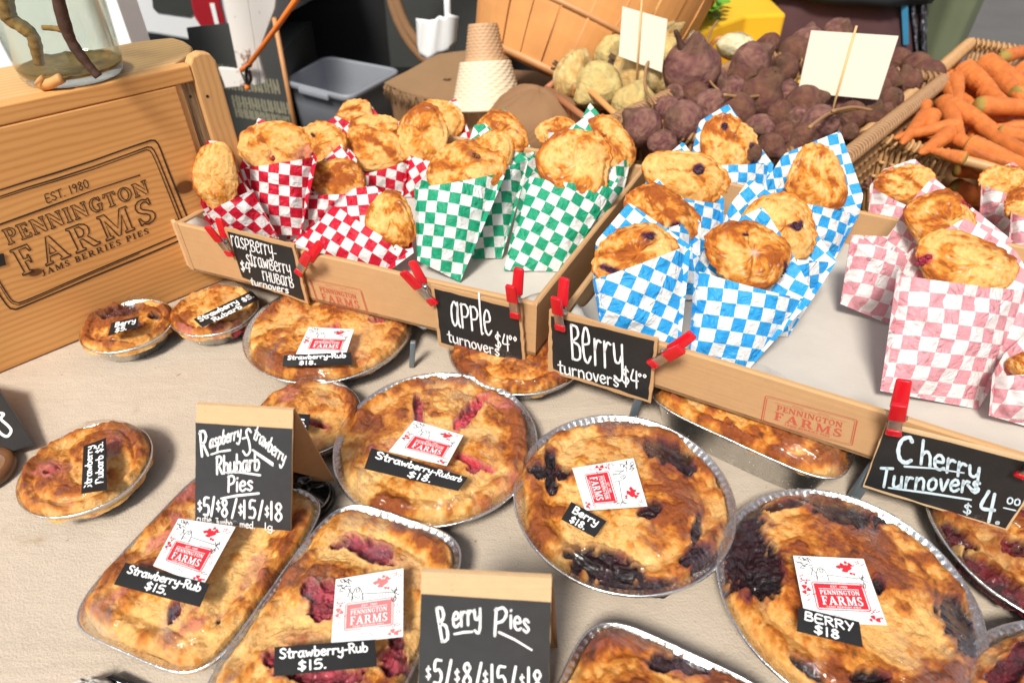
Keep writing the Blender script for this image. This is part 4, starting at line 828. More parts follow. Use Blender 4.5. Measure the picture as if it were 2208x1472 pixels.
def fplane(A,B,off=0.): 
    A=np.array([*A,.09]);B=np.array([*B,.09]); d=nrm(B-A); return Plane(A,(d[1],-d[0],0))
FP1=fplane(T1[0],T1[1]); FP2=fplane(T2[0],T2[1])
# torn corner and flap at the left tray's end
mb=MB(); A=np.array([-.489,.835,.048]); mb.hexa([A,A+[-.012,.012,0],A+[-.010,.016,0],A+[.004,.004,0]],[A+[0,0,.075],A+[-.014,.014,.079],A+[-.012,.018,.079],A+[.004,.004,.075]]); mb.build('corner_flap',M['card2'],tr1,smooth=False)
def stamp(root,pl,quad):
    q=quadmap(quad,pl); g=lambda a,b:q(a,b,.0007); mb=MB()
    for k,wd in ((0,.012),(.035,.007)):
        P=rrect(k*.6,k*1.4,1-k*.6,1-k*1.4,.05); ribbon(mb,P+[P[0]],wd,g)
    serif(mb,'PENNINGTON',(.14,.56),(.86,.56),(0,.2),g); serif(mb,'FARMS',(.13,.2),(.87,.2),(0,.3),g,gap=.2); serif(mb,'JAMS BERRIES PIES',(.25,.09),(.75,.09),(0,.07),g); 
    ribbon(mb,[(.3,.88),(.42,.88)],.01,g); ribbon(mb,[(.58,.88),(.7,.88)],.01,g); ribbon(mb,[(.1,.82),(.9,.82)],.006,g)
    o=mb.build('farm_stamp',M['stamp'],root,smooth=False); o['label']='faint red ink stamp of the farm name'
stamp(tr1,FP1,[(667,601),(778,624),(795,680),(686,655)]); stamp(tr2,FP2,[(1651,852),(1849,905),(1837,961),(1641,908)])
# low shelf of flat steel that carries the trays
for lb,pts,pl in (('low grey wire stand carrying the left tray',((880,706),(888,790)),T1),('low grey stand carrying the right tray, its legs beside the long foil pan',((1365,868),(1362,906)),T2)):
    A=onz(*pts[1],0); root=thing('tray_stand',lb,'stand',A)
    legs=[A]+([onz(1838,1075,0)] if pl is T2 else [np.array([-.42,.90,0])])
    dv=np.array([.2,.38,0]); legs+= [l+dv for l in legs]
    for k,l in enumerate(legs):
        mb=MB(); w_=.0035 if pl is T1 else (.007 if k in(1,3) else .0045); top=l+[.006,0,(.0435 if pl is T1 else .0585)]
        mb.box((l+top)/2+[0,0,.0005],(w_,0,0),(0,.003,0),(top-l)/2); mb.build('leg',M['greymetal'],root,bev=.001)
    for a,b in ((0,1),(2,3),(0,2),(1,3)):
        sh_=np.array([.012,.028,0]); mb=MB(); mb.tube([legs[a]+sh_*(1 if a<2 else -1)+[.006,0,(.0435 if pl is T1 else .0585)],legs[b]+sh_*(1 if b<2 else -1)+[.006,0,(.0435 if pl is T1 else .0585)]],.0022,8); mb.build('rail',M['greymetal'],root)

# ---------------------------------------------------------------- chalk signs on the trays
o_=.012
bd,g=board('chalk_sign','black sign reading raspberry-strawberry rhubarb turnovers $4.00','sign',[(483,491),(634,528),(665,656),(519,602)],FP1,M['chalk'],[(490,499),(629,534),(657,648),(523,598)],off=.009,jag=1.2)
mb=MB(); hand(mb,'rasPBerry-',(500,530),(598,556),(-4,-24),2.1,g,tall=True); hand(mb,'strawBerry',(533,569),(629,593),(-4,-21),2.1,g,tall=True); hand(mb,'rHUBarB',(568,604),(635,621),(-4,-21),2.1,g,tall=True); hand(mb,'$4°°',(520,583),(556,591),(-3,-21),2.4,g); hand(mb,'turnovers',(541,613),(623,633),(-2,-15),2.3,g)
mb.build('lettering',M['ink'],bd,smooth=False)
bd,g=board('chalk_sign','black sign reading apple turnovers $4.00 clipped at the left tray corner','sign',[(928,614),(1124,661),(1134,797),(947,745)],FP1,M['chalk'],[(936,622),(1117,668),(1127,790),(951,738)],off=.009,jag=1.2)
mb=MB(); hand(mb,'aPPLe'.replace('L','l'),(974,700),(1062,724),(-4,-52),4.0,g,tall=True,gap=.02); hand(mb,'turnovers',(966,735),(1078,768),(-3,-24),2.9,g); hand(mb,'$4',(1068,750),(1100,757),(-2,-34),3.0,g); hand(mb,'°°',(1098,752),(1117,757),(-2,-30),2.6,g)
mb.build('lettering',M['ink'],bd,smooth=False)
bd,g=board('chalk_sign','black sign reading Berry turnovers $4.00 at the right tray corner','sign',[(1184,668),(1419,732),(1403,869),(1181,800)],FP2,M['chalk'],[(1188,681),(1411,735),(1397,862),(1193,795)],off=.010,jag=1.2)
mb=MB(); hand(mb,'Be',(1232,773),(1276,784),(-4,-74),4.8,g,tall=True); hand(mb,'rry',(1281,786),(1346,802),(-2,-58),4.8,g,tall=True); hand(mb,'turnovers',(1204,803),(1335,834),(-2,-28),3.3,g); hand(mb,'$4',(1342,828),(1378,838),(-1,-38),3.6,g); hand(mb,'°°',(1376,826),(1396,830),(-1,-22),2.8,g)
mb.build('lettering',M['ink'],bd,smooth=False)
bd,g=board('chalk_sign','black wooden sign reading Cherry Turnovers $4.00 in pale blue at the right edge','sign',[(1910,914),(2262,1002),(2172,1143),(1860,1049)],FP2,M['chalk'],[(1911,920),(2256,1006),(2168,1139),(1864,1045)],off=.012,jag=.8,edge=M['card2'])
mb=MB(); hand(mb,'C',(1930,992),(1968,1000),(8,-54),8.5,g); hand(mb,'herry',(1982,998),(2112,1040),(5,-50),6.6,g); hand(mb,'Turnovers',(1894,1048),(2112,1062),(6,-40),6.2,g,gap=.08)
ribbon(mb,[(1950,1005),(2010,1009),(2078,1019)],4,g,.3); ribbon(mb,[(1916,1051),(2000,1062),(2094,1077)],4,g,.3); hand(mb,'$',(2076,1106),(2096,1110),(2,-22),3.6,g); hand(mb,'4.',(2108,1118),(2158,1130),(12,-62),7.5,g); hand(mb,'oo',(2170,1084),(2200,1090),(4,-22),3.4,g); ribbon(mb,[(2164,1094),(2190,1100)],3,g)
mb.build('lettering',M['inkblue'],bd,smooth=False)
clamp('clamp at the left edge of the raspberry-strawberry rhubarb sign',FP1,(497,551),(447,489),(474,480),.01)
clamp('clamp at the right edge of the raspberry-strawberry rhubarb sign',FP1,(643,590),(664,547),(686,532),.01)
clamp('clamp at the left edge of the apple sign, tilted over the cardboard',FP1,(936,655),(868,586),(893,573),.01)
clamp('clamp at the right top of the apple sign',FP1,(1111,684),(1100,616),(1118,590),.01)
clamp('clamp at the left top of the berry turnovers sign',FP2,(1208,710),(1198,642),(1216,612),.012)
clamp('clamp at the right edge of the berry turnovers sign',FP2,(1404,786),(1470,752),(1484,728),.012)
clamp('clamp on the top left corner of the cherry sign',FP2,(1926,936),(1940,872),(1947,832),.014,.0120)
clamp('clamp at the far right edge of the cherry sign',FP2,(2202,1028),(2260,1008),(2270,990),.014)

# ---------------------------------------------------------------- free standing cardboard signs
def easel(label,quad,black,z0,lean,az,sidept,lettering):
    b=onz((quad[2][0]+quad[3][0])/2,(quad[2][1]+quad[3][1])/2,z0); L=math.radians(lean); A=math.radians(az)
    pl=Plane(b,(math.sin(A)*math.cos(L),-math.cos(A)*math.cos(L),math.sin(L)))
    root,g=board('table_sign',label,'sign',quad,pl,M['chalk2'],black,edge=M['card2'],jag=.5,thick=.003)
    TL,TR=pl(*quad[0])-pl.n*.003,pl(*quad[1])-pl.n*.003; s=sidept(pl); 
    dx=nrm(TL-TR)*np.linalg.norm(TL-TR)
    mb=MB(); a=[TR+[0,0,-.001],s[0],s[0]+dx,TL+[0,0,-.001]]; n=nrm(np.cross(a[1]-a[0],a[3]-a[0]))*.0015
    mb.hexa([p-n for p in a],[p+n for p in a]); mb.build('back_leg',M['card'],root,smooth=False)
    mb=MB(); e=s[1]; a=[TR+[0,0,-.002],s[0],e]; n=nrm(np.cross(a[1]-a[0],a[2]-a[0]))*.0012; mb.hexa([p-n for p in a],[p+n for p in a]); mb.build('side_gusset',M['cardd'],root,smooth=False)
    mb=MB(); lettering(mb,g); mb.build('lettering',M['ink'],root,smooth=False)
    return root
def L1(mb,g):
    hand(mb,'R',(433,984),(450,981),(-4,-54),5.2,g); hand(mb,'aspberry',(451,966),(519,944),(3,-30),3.7,g); ribbon(mb,[(523,945),(531,943)],4.4,g)
    ribbon(mb,cr([(541,931),(536,924),(531,932),(537,952),(539,972),(531,981),(524,972)]),4.6,g); hand(mb,'trawberry',(545,943),(612,1000),(9,-27),3.6,g)
    ribbon(mb,[(456,979),(474,973),(496,970)],4.6,g,.2); ribbon(mb,[(545,970),(566,984),(588,999)],5,g,.1); ribbon(mb,[(549,975),(588,1003)],4,g,.1)
    hand(mb,'Rhubarb',(466,1022),(560,1012),(0,-38),4.6,g); ribbon(mb,[(488,1018),(520,1018),(561,1024)],4.4,g,.2)
    hand(mb,'Pies',(490,1060),(545,1056),(1,-34),4.6,g); ribbon(mb,[(477,1074),(510,1068),(558,1063)],4.8,g,.2)
    for t,x0,x1,y in (('$',426,436,1100),('5',438,452,1110),('/',454,463,1110),('$',466,476,1100),('8',477,492,1113),('/',498,512,1114),('$',514,524,1108),('1',524,530,1116),('5',536,552,1116),('/',556,568,1118),('$',571,581,1112),('1',581,590,1119),('8',592,610,1122)):
        hand(mb,t,(x0,y),(x1,y+1),(0,-21 if t=='$' else -38),3.2 if t=='$' else 5,g)
    for t,x0,x1,y in (('cutie',424,456,1124),('Jumbo',464,501,1131),('med.',517,550,1136),('lg.',570,594,1141)): hand(mb,t,(x0,y),(x1,y+3),(0,-15),2.3,g)
easel('tall card sign reading Raspberry-Strawberry Rhubarb Pies with four prices',[(423,871),(632,884),(627,1144),(421,1124)],[(421.5,911),(630,924),(627,1144),(421,1124)],.052,14,0,
 lambda pl:(aty(720,1036,pl(632,884)[1]+.045),aty(632,1015,pl(632,884)[1]+.012)),L1)
def L2(mb,g):
    hand(mb,'B',(951,1383),(970,1378),(-12,-72),6.5,g); hand(mb,'erry',(976,1352),(1038,1342),(-1,-52),5.6,g); hand(mb,'P',(1062,1370),(1092,1366),(4,-58),6.2,g); hand(mb,'ies',(1098,1352),(1142,1364),(0,-46),5.4,g)
    ribbon(mb,[(980,1366),(1000,1362),(1018,1361)],5,g,.2); ribbon(mb,[(1076,1362),(1110,1378),(1146,1400)],5,g,.2)
    for t,x0,x1,y in (('$',918,930,1462),('5',934,954,1472),('/',960,975,1474),('$',980,992,1468),('8',997,1018,1478),('/',1024,1040,1480),('$',1041,1053,1472),('1',1056,1066,1482),('5',1070,1092,1486),('/',1100,1114,1488),('$',1120,1132,1480),('1',1134,1146,1488),('8',1148,1170,1494)):
        hand(mb,t,(x0,y),(x1,y+1),(0,-26 if t=='$' else -50),3.6 if t=='$' else 6,g)
    for t,x0,x1,y in (('cutie',920,960,1512),('Jumbo',985,1035,1517),('med.',1060,1100,1522),('lg.',1130,1160,1527)): hand(mb,t,(x0,y),(x1,y+3),(0,-18),2.6,g)
easel('card sign reading Berry Pies with prices at the bottom of the picture',[(909,1232),(1190,1246),(1182,1560),(900,1535)],[(908,1280),(1188,1298),(1182,1560),(900,1535)],.012,14,0,
 lambda pl:(aty(1200,1400,pl(1190,1246)[1]+.03),aty(1190,1345,pl(1190,1246)[1]+.008)),L2)
# sign at the left edge, only its corner visible
pl=Plane(onz(40,960,.012),(0,-.25,.97)); bd,g=board('table_sign','black sign with a cursive letter s cut off at the left edge','sign',[(-160,800),(-6,832),(74,956),(-160,1035)],pl,M['chalk'],[(-158,802),(-8,836),(72,955),(-158,1032)],edge=M['blackp'])
mb=MB(); ribbon(mb,cr([(2,890),(8,893),(2,903),(16,916),(24,928),(16,940),(4,936),(-6,925)]),6,g); ribbon(mb,cr([(-60,910),(-40,890),(-24,905),(-40,930),(-20,940)]),6,g); mb.build('lettering',M['ink'],bd,smooth=False)
q=onz(-30,1024,0); jr=thing('jar_foot','round brown rimmed metal lid at the left edge below the cut off sign','lid',q)
def lathe(prof,c,n=40,axis=None):
    V=[];c=np.array(c,float)
    if axis is None: ex,ey,ez=np.eye(3)
    else:
        ez=nrm(axis); ex=nrm(np.cross([0,1,0],ez)); ey=np.cross(ez,ex)
    for r,z in prof:
        for a in np.linspace(0,2*math.pi,n,endpoint=False): V.append(c+ex*r*math.cos(a)+ey*r*math.sin(a)+ez*z)
    return V,grid_faces(n,len(prof),True)
V,f=lathe([(.0,.001),(.03,.001),(.033,.004),(.033,.011),(.030,.014),(.024,.013),(.023,.010)],q); mesh('rim',V,f,simple('dark_brown_lacquer',(.12,.05,.02),.3,0,.2,30,0),jr)
V,f=lathe([(.0231,.0101),(.018,.009),(.0,.0105)],q); mesh('disc',V,f,M['steel'],jr)
q=onz(662,1082,.0); sg=thing('glass_stand','round dark glass foot behind the tall card sign','glass',q)
V,f=lathe([(0,.001),(.029,.001),(.031,.004),(.026,.012),(.012,.018),(.009,.03),(.012,.042),(.019,.05),(.015,.058),(0,.06)],q,48); mesh('foot',V,f,M['blackgloss'],sg)
V,f=lathe([(.0262,.0125),(.0275,.0122),(.0262,.0135)],q,48); mesh('bright_ring',V,f,M['steel'],sg)

# ---------------------------------------------------------------- bags with turnovers
G_='turnovers in the trays'
def bt(kind,bl,tl,quad,back,tos,**k):
    pl,T=bag(kind,bl,quad,back,**k)
    for t in tos: turnover(t[0],pl,T,*t[1],**t[2])
# red, back rows first
bt('red','small red bag farthest back, its tip pointing up between two pastries','',[(725,330),(800,320),(828,262),(735,270)],[(728,270),(745,245),(790,214),(826,262)],
 [('turnover at the very back of the left tray, standing in the small red bag',(765,248,37,30,-8),dict(seed=31,off=.1))],seed=1,T=.02,ang=10,bang=38)
bt('red','red bag at the back beside the tall striped paper tip','',[(915,370),(985,370),(1012,310),(905,300)],[(905,290),(950,226),(984,213),(1018,300)],
 [('turnover behind the smooth pale one, back right of the red bags',(950,262,45,44,20),dict(seed=32,off=.1))],seed=2,T=.02,ang=5,bang=12)
bt('red','red bag with a folded rim holding two stacked pastries','',[(740,400),(850,400),(868,300),(700,310)],[(690,272),(724,250),(752,262),(820,258),(862,262),(872,300)],
 [('turnover lying on top of another in the folded red bag',(805,278,50,30,-12),dict(seed=33,off=.1,stain=(838,300,22,10,0)))],seed=3,T=.022,ang=8,bang=40)
bt('red','shaded red bag behind the rear pastry next to the green bags','',[(865,425),(955,425),(952,352),(872,330)],[(865,320),(858,262),(905,255),(955,350)],
 [('smooth pale turnover at the back right of the red bags',(912,292,54,58,15),dict(seed=34,off=.35))],seed=4,T=.024,ang=28,bang=20)
bt('red','red bag holding the broad pastry left of center','',[(568,505),(648,508),(681,338),(519,364)],[(517,360),(540,300),(556,254),(660,302),(684,342)],
 [('broad turnover with a red filling spot in the second red bag',(590,318,76,52,8),dict(seed=35,stain=(655,330,34,22,0),berries=[(588,342,5)],bcol=(.3,.02,.03)))],seed=5,ang=-8,bang=30,lean=24,z0=.072)
bt('red','red bag wrapped round the middle pastry, its rim crossing diagonally','',[(700,440),(760,450),(790,380),(640,350)],[(640,330),(650,280),(700,262),(770,340)],
 [('turnover with a dark slit between two red bags',(688,320,52,52,10),dict(seed=36,berries=[(675,291,6,3,40)],bcol=(.07,.02,.01)))],seed=6,ang=38,bang=40,T=.02)
bt('red','red bag whose pale pastry faces front in the second row','',[(795,428),(868,424),(888,342),(782,376)],[(742,330),(752,310),(790,300),(850,300),(885,340)],
 [('round pale turnover in the middle of the red bags',(806,322,62,48,10),dict(seed=37))],seed=7,ang=-10,bang=40)
bt('red','slim red bag at the far left end of the tray','',[(472,508),(602,514),(545,408),(432,463)],[(432,440),(445,303),(470,304),(505,345),(530,400),(548,420)],
 [('tall narrow turnover at the far left end',(465,380,66,47,-96),dict(seed=38,off=.5))],seed=8,ang=35,bang=18,T=.020,lean=10,z0=.078)
bt('red','red bag at the front with pastry rising above a creased rim','',[(617,520),(722,520),(795,414),(641,421)],[(640,415),(690,350),(735,310),(795,410)],
 [('golden turnover above the creased front red bag',(728,388,58,44,5),dict(seed=39,brown=.12))],seed=9,ang=-4,bang=35,T=.024)
bt('red','red bag lying tilted at the very front of the left tray','',[(630,522),(808,606),(890,548),(716,438)],[(718,436),(765,405),(810,402),(880,470),(892,545)],
 [('golden turnover leaning out of the tilted red bag',(842,474,60,46,60),dict(seed=40,brown=.08,off=.6))],seed=10,ang=-32,bang=8,lean=46,T=.020)
# green
bt('green','green bag at the back with its tip above the pastry','',[(1060,420),(1130,420),(1150,332),(1045,320)],[(1020,300),(1060,262),(1086,233),(1152,328)],
 [('turnover at the back of the green bags, by the tall green tip',(1078,292,58,42,20),dict(seed=41,off=.1))],seed=11,ang=0,bang=35,T=.02)
bt('green','green bag with a diagonal rim behind the front left one','',[(1010,558),(1082,556),(1140,345),(1050,366)],[(1000,340),(1022,270),(1046,266),(1100,318),(1142,345)],
 [('small turnover behind the split one in the green bags',(1062,330,46,44,20),dict(seed=42,brown=.08))],seed=12,ang=4,bang=38,T=.022)
bt('green','small green bag peeking out left of the big green tip','',[(1180,330),(1240,340),(1240,280),(1176,285)],[(1170,275),(1176,262),(1205,262),(1240,270)],
 [('turnover mostly hidden at the back left of the big green bag',(1200,285,40,32,0),dict(seed=43,off=.1))],seed=13,T=.02)
bt('green','green bag in the back right corner of the left tray','',[(1285,470),(1335,455),(1362,335),(1290,380)],[(1235,290),(1272,222),(1330,290),(1364,328)],
 [('turnover with a brown spot in the back right green bag',(1310,310,60,50,45),dict(seed=44,berries=[(1303,292,5,3,0)],bcol=(.16,.04,.01)))],seed=14,ang=5,bang=40,T=.022)
bt('green','front left green bag ending in a pointed bottom','',[(900,562),(992,608),(1086,372),(893,406)],[(893,400),(960,340),(1012,302),(1088,380)],
 [('turnover with a dark split on top in the front left green bag',(1002,366,76,56,-14),dict(seed=45,brown=.06,berries=[(1022,335,18,7,35)],bcol=(.16,.05,.015)))],seed=15,ang=-9,bang=-9,T=.026)
bt('green','large front right green bag against the tray side','',[(1086,583),(1215,585),(1345,405),(1138,380)],[(1138,350),(1195,300),(1262,252),(1335,390)],
 [('large pale turnover in the front right green bag',(1240,360,76,70,20),dict(seed=46,off=.5))],seed=16,ang=-28,bang=-32,T=.028)
# blue
bt('blue','blue bag farthest back with its tip against the beets','',[(1545,440),(1655,440),(1662,350),(1535,356)],[(1488,345),(1508,262),(1570,224),(1668,355)],
 [('turnover at the back of the blue bags with berries down its side',(1568,312,56,58,20),dict(seed=51,berries=[(1562,273,7),(1621,314,6),(1632,345,12,8,40)]))],seed=21,ang=0,bang=35,T=.022)
bt('blue','small blue paper tip behind the right blue bag','',[(1700,400),(1780,400),(1790,330),(1690,340)],[(1680,335),(1700,312),(1738,295),(1790,320)],[],seed=22,bang=30,T=.012)
bt('blue','wide blue bag at the right end of the blue row','',[(1655,545),(1800,560),(1853,463),(1655,420)],[(1642,405),(1690,332),(1812,282),(1862,422),(1852,463)],
 [('folded turnover in the right end blue bag',(1762,390,60,70,-5),dict(seed=53,brown=.02))],seed=23,ang=-14,bang=12,T=.028)
bt('blue','blue bag at the back left beside the tray side wall','',[(1425,565),(1555,562),(1560,440),(1390,412)],[(1388,400),(1420,350),(1473,305),(1562,430)],
 [('turnover with a blackberry spot in the back left blue bag',(1478,382,92,52,15),dict(seed=54,brown=.1,berries=[(1507,366,11,13,20)])),],seed=24,ang=-8,bang=38,T=.024)
bt('blue','blue bag in the middle left, mostly behind the front one','',[(1330,655),(1505,645),(1495,475),(1310,520)],[(1305,505),(1345,450),(1418,385),(1512,480)],
 [('browned turnover in the middle left blue bag',(1422,462,76,54,30),dict(seed=55,brown=.28,berries=[(1455,488,14,8,0)]))],seed=25,ang=-5,bang=40,T=.026)
bt('blue','blue bag behind the center one, tip rising to the left','',[(1590,725),(1700,725),(1802,566),(1560,545)],[(1545,520),(1575,440),(1618,385),(1745,478),(1804,564)],
 [('turnover with a berry cluster behind the center blue bag',(1680,492,76,66,40),dict(seed=56,brown=.08,berries=[(1718,487,13,10,0)]))],seed=26,ang=12,bang=40,T=.026)
bt('blue','front left blue bag behind the berry sign','',[(1294,700),(1462,790),(1489,526),(1278,604)],[(1278,602),(1285,520),(1356,436),(1490,530)],
 [('turnover with powdered sugar patches in the front left blue bag',(1372,548,82,60,-18),dict(seed=57,berries=[(1400,508,13,8,20),(1318,582,24,7,20)]))],seed=27,ang=-22,bang=-40,T=.026)
bt('blue','front center blue bag, largest of the blue ones','',[(1484,772),(1612,798),(1748,648),(1500,583)],[(1498,578),(1532,500),(1645,445),(1700,530),(1756,640)],
 [('big speckled turnover in the front center blue bag',(1614,548,84,66,14),dict(seed=58,berries=[(1608,506,6,3,0),(1694,590,5,26,0)],off=.5))],seed=28,ang=-8,bang=-34,T=.028)
# pink
bt('pink','pink bag back left with a pointed tip near the carrots','',[(1870,505),(1965,520),(1978,452),(1878,402)],[(1876,400),(1905,365),(1972,342),(2045,410),(1990,450)],
 [('turnover in the back left pink bag',(1952,398,62,38,5),dict(seed=61,brown=.05,off=.3))],seed=31,ang=-12,bang=-12,T=.022)
bt('pink','pink bag back right with its tip below the carrot basket','',[(2112,470),(2190,520),(2205,430),(2118,398)],[(2116,396),(2135,370),(2186,349),(2240,400)],
 [('turnover in the back right pink bag',(2163,392,46,34,-5),dict(seed=62,brown=.08))],seed=32,ang=-14,bang=-10,T=.022)
bt('pink','pink bag cut off at the right edge in the middle row','',[(2170,600),(2260,600),(2270,480),(2182,460)],[(2180,458),(2195,425),(2250,400),(2280,470)],
 [('turnover cut off at the right edge in the middle row',(2205,440,36,34,0),dict(seed=63,brown=.1,off=.1))],seed=33,ang=0,bang=0,T=.022)
bt('pink','pink bag in the middle whose crumpled lower end lies to the left','',[(1812,655),(1925,702),(1990,560),(1835,506)],[(1836,506),(1915,510),(1960,440),(2010,382),(2100,450),(2185,520)],
 [('round turnover in the middle pink bag with a bubble on top',(2030,482,74,62,25),dict(seed=64,brown=.16,off=.9,berries=[(2090,442,18,5,30)],bcol=(.2,.01,.02)))],seed=34,ang=-15,bang=-30,T=.026)
bt('pink','pink bag cut off at the lower right edge of the tray','',[(2132,895),(2270,935),(2280,800),(2142,812)],[(2140,808),(2165,762),(2212,720),(2285,790)],
 [('turnover cut off at the lower right edge of the tray',(2216,790,36,30,0),dict(seed=65,brown=.05))],seed=35,ang=-4,bang=40,T=.024)
bt('pink','large front pink bag, biggest paper bag of all','',[(1898,842),(2110,882),(2222,628),(1936,592)],[(1934,588),(1962,540),(2080,470),(2190,540),(2250,640)],
 [('big golden turnover with a cherry spot in the front pink bag',(2078,572,108,60,14),dict(seed=66,brown=.08,off=.55,berries=[(1990,560,20,10,-20)],bcol=(.22,.01,.03)))],seed=36,ang=-6,bang=-32,T=.027)

# ---------------------------------------------------------------- glass vase on the crate
vc=np.array([*onz(163,163,.3231)[:2],.3231]); vs=thing('glass_vase','clear glass vase of cream tinted water with mossy sticks on top of the crate','vase',vc)
V,f=lathe([(0,.001),(.054,.001),(.0585,.006),(.061,.03),(.064,.08),(.067,.14),(.070,.22),(.073,.30),(.0715,.30),(.0685,.22),(.0655,.14),(.0625,.08),(.0595,.03),(.057,.010),(0,.008)],vc,64); mesh('glass_wall',V,f,M['glass'],vs)
V,f=lathe([(0,.0085),(.0565,.0105),(.059,.03),(.062,.08),(.065,.14),(.068,.22),(0,.221)],vc,64); mesh('water',V,f,M['water'],vs)
V,f=lathe([(0,.0088),(.052,.0095),(.0582,.0125),(.0588,.0150),(.050,.0105),(0,.0098)],vc,64); V=[np.array(p)+[0,0,.006*max(0,float(fbm(p[0]*90,p[1]*90,0,3,3)))*(1 if p[2]>vc[2]+.01 else 0)] for p in V]; mesh('sediment',V,f,M['moss'],vs)
stk=thing('twig','dark brown stick leaning in the vase down to its right base','stick',vc+[.03,-.02,.02])
def twig(pts,R,root,mat,name='bark'):
    mb=MB(); P=[np.array(p) for p in pts]; Q=cr(P,12); n=len(Q); r_=[R*(1.15-.45*i/n)*(1+.05*math.sin(i*.35)+.04*math.sin(i*.9)) for i in range(n)]; mb.tube(Q,r_,12); mb.build(name,mat,root)
VP=Plane(vc+[0,-.059,0],(0,-1,0)); VQ=Plane(vc+[0,-.0565,0],(0,-1,0))
twig([VP(118,-60),VP(126,0),VP(142,60),VP(160,100),VP(190,140),VP(213,166)],.0068,stk,M['bark']); twig([VP(142,66),VP(120,62),VP(92,60)],.0035,stk,M['moss'],'side_shoot')
st2=thing('twig','mossy ochre branch with a hanging spur at the left of the vase','stick',VQ(40,60))
twig([VQ(8,-50),VQ(12,0),VQ(20,38),VQ(48,58),VQ(70,78),VQ(78,105),VQ(84,138)],.0085,st2,M['moss']); 
st3=thing('twig','pale submerged branch crossing behind the dark stick','stick',vc+[0,.01,.1]); twig([vc+[-.03,.005,.125],vc+[0,.012,.118],vc+[.03,.008,.105]],.006,st3,M['moss'])
bl=thing('wood_chip','orange brown wood chip lying on the bottom of the vase','chip',VQ(108,176)); twig([VQ(84,172),VQ(100,182),VQ(134,168)],.0075,bl,M['bread'])

# ---------------------------------------------------------------- produce stand behind
RZ=.10; TZ=-.12
def px3(u,v,z=RZ): return onz(u,v,z)
ptab=thing('produce_table','low produce table behind the trays draped in yellow cloth','table',(.9,1.9,-.78))
n=60; xs=np.linspace(-.18,2.6,70); ys=np.linspace(0,1,40); V=[]
def fy(x): return np.interp(x,[-.18,.2,.5,.8,1.2,2.6],[1.52,1.36,1.28,1.20,1.02,.5])
for t in ys:
    for x in xs: y=fy(x)*(1-t)+float(np.interp(x,[-.18,.3,.95,1.15,2.6],[2.0,2.62,2.5,1.68,1.68]))*t; V.append((x,y,TZ+.002*float(fbm(x*9,y*9,0,3,3))))
mesh('cloth_top',V,grid_faces(70,40),M['yellow'],ptab)
V=[];
for t in np.linspace(0,1,14):
    for x in xs: V.append((x,fy(x)-.004-.012*t*(1+math.sin(x*60+2*math.sin(x*13))),TZ-.0005-t*.62))
mesh('cloth_drop',V,grid_faces(70,14,flip=True),M['yellow'],ptab)
V=[]
for t in np.linspace(0,1,10):
    for y in np.linspace(1.52,2.0,30): V.append((-.181-.01*t*(1+math.sin(y*50)),y,TZ-t*.62))
mesh('cloth_side',V,grid_faces(30,10),M['yellow'],ptab)
mesh('burlap_runner',[(x,y,TZ+.006+.003*math.sin(x*20+y*9)) for y in np.linspace(1.38,2.35,12) for x in np.linspace(-.2,.34,12)],grid_faces(12,12),M['burlap2'],ptab)
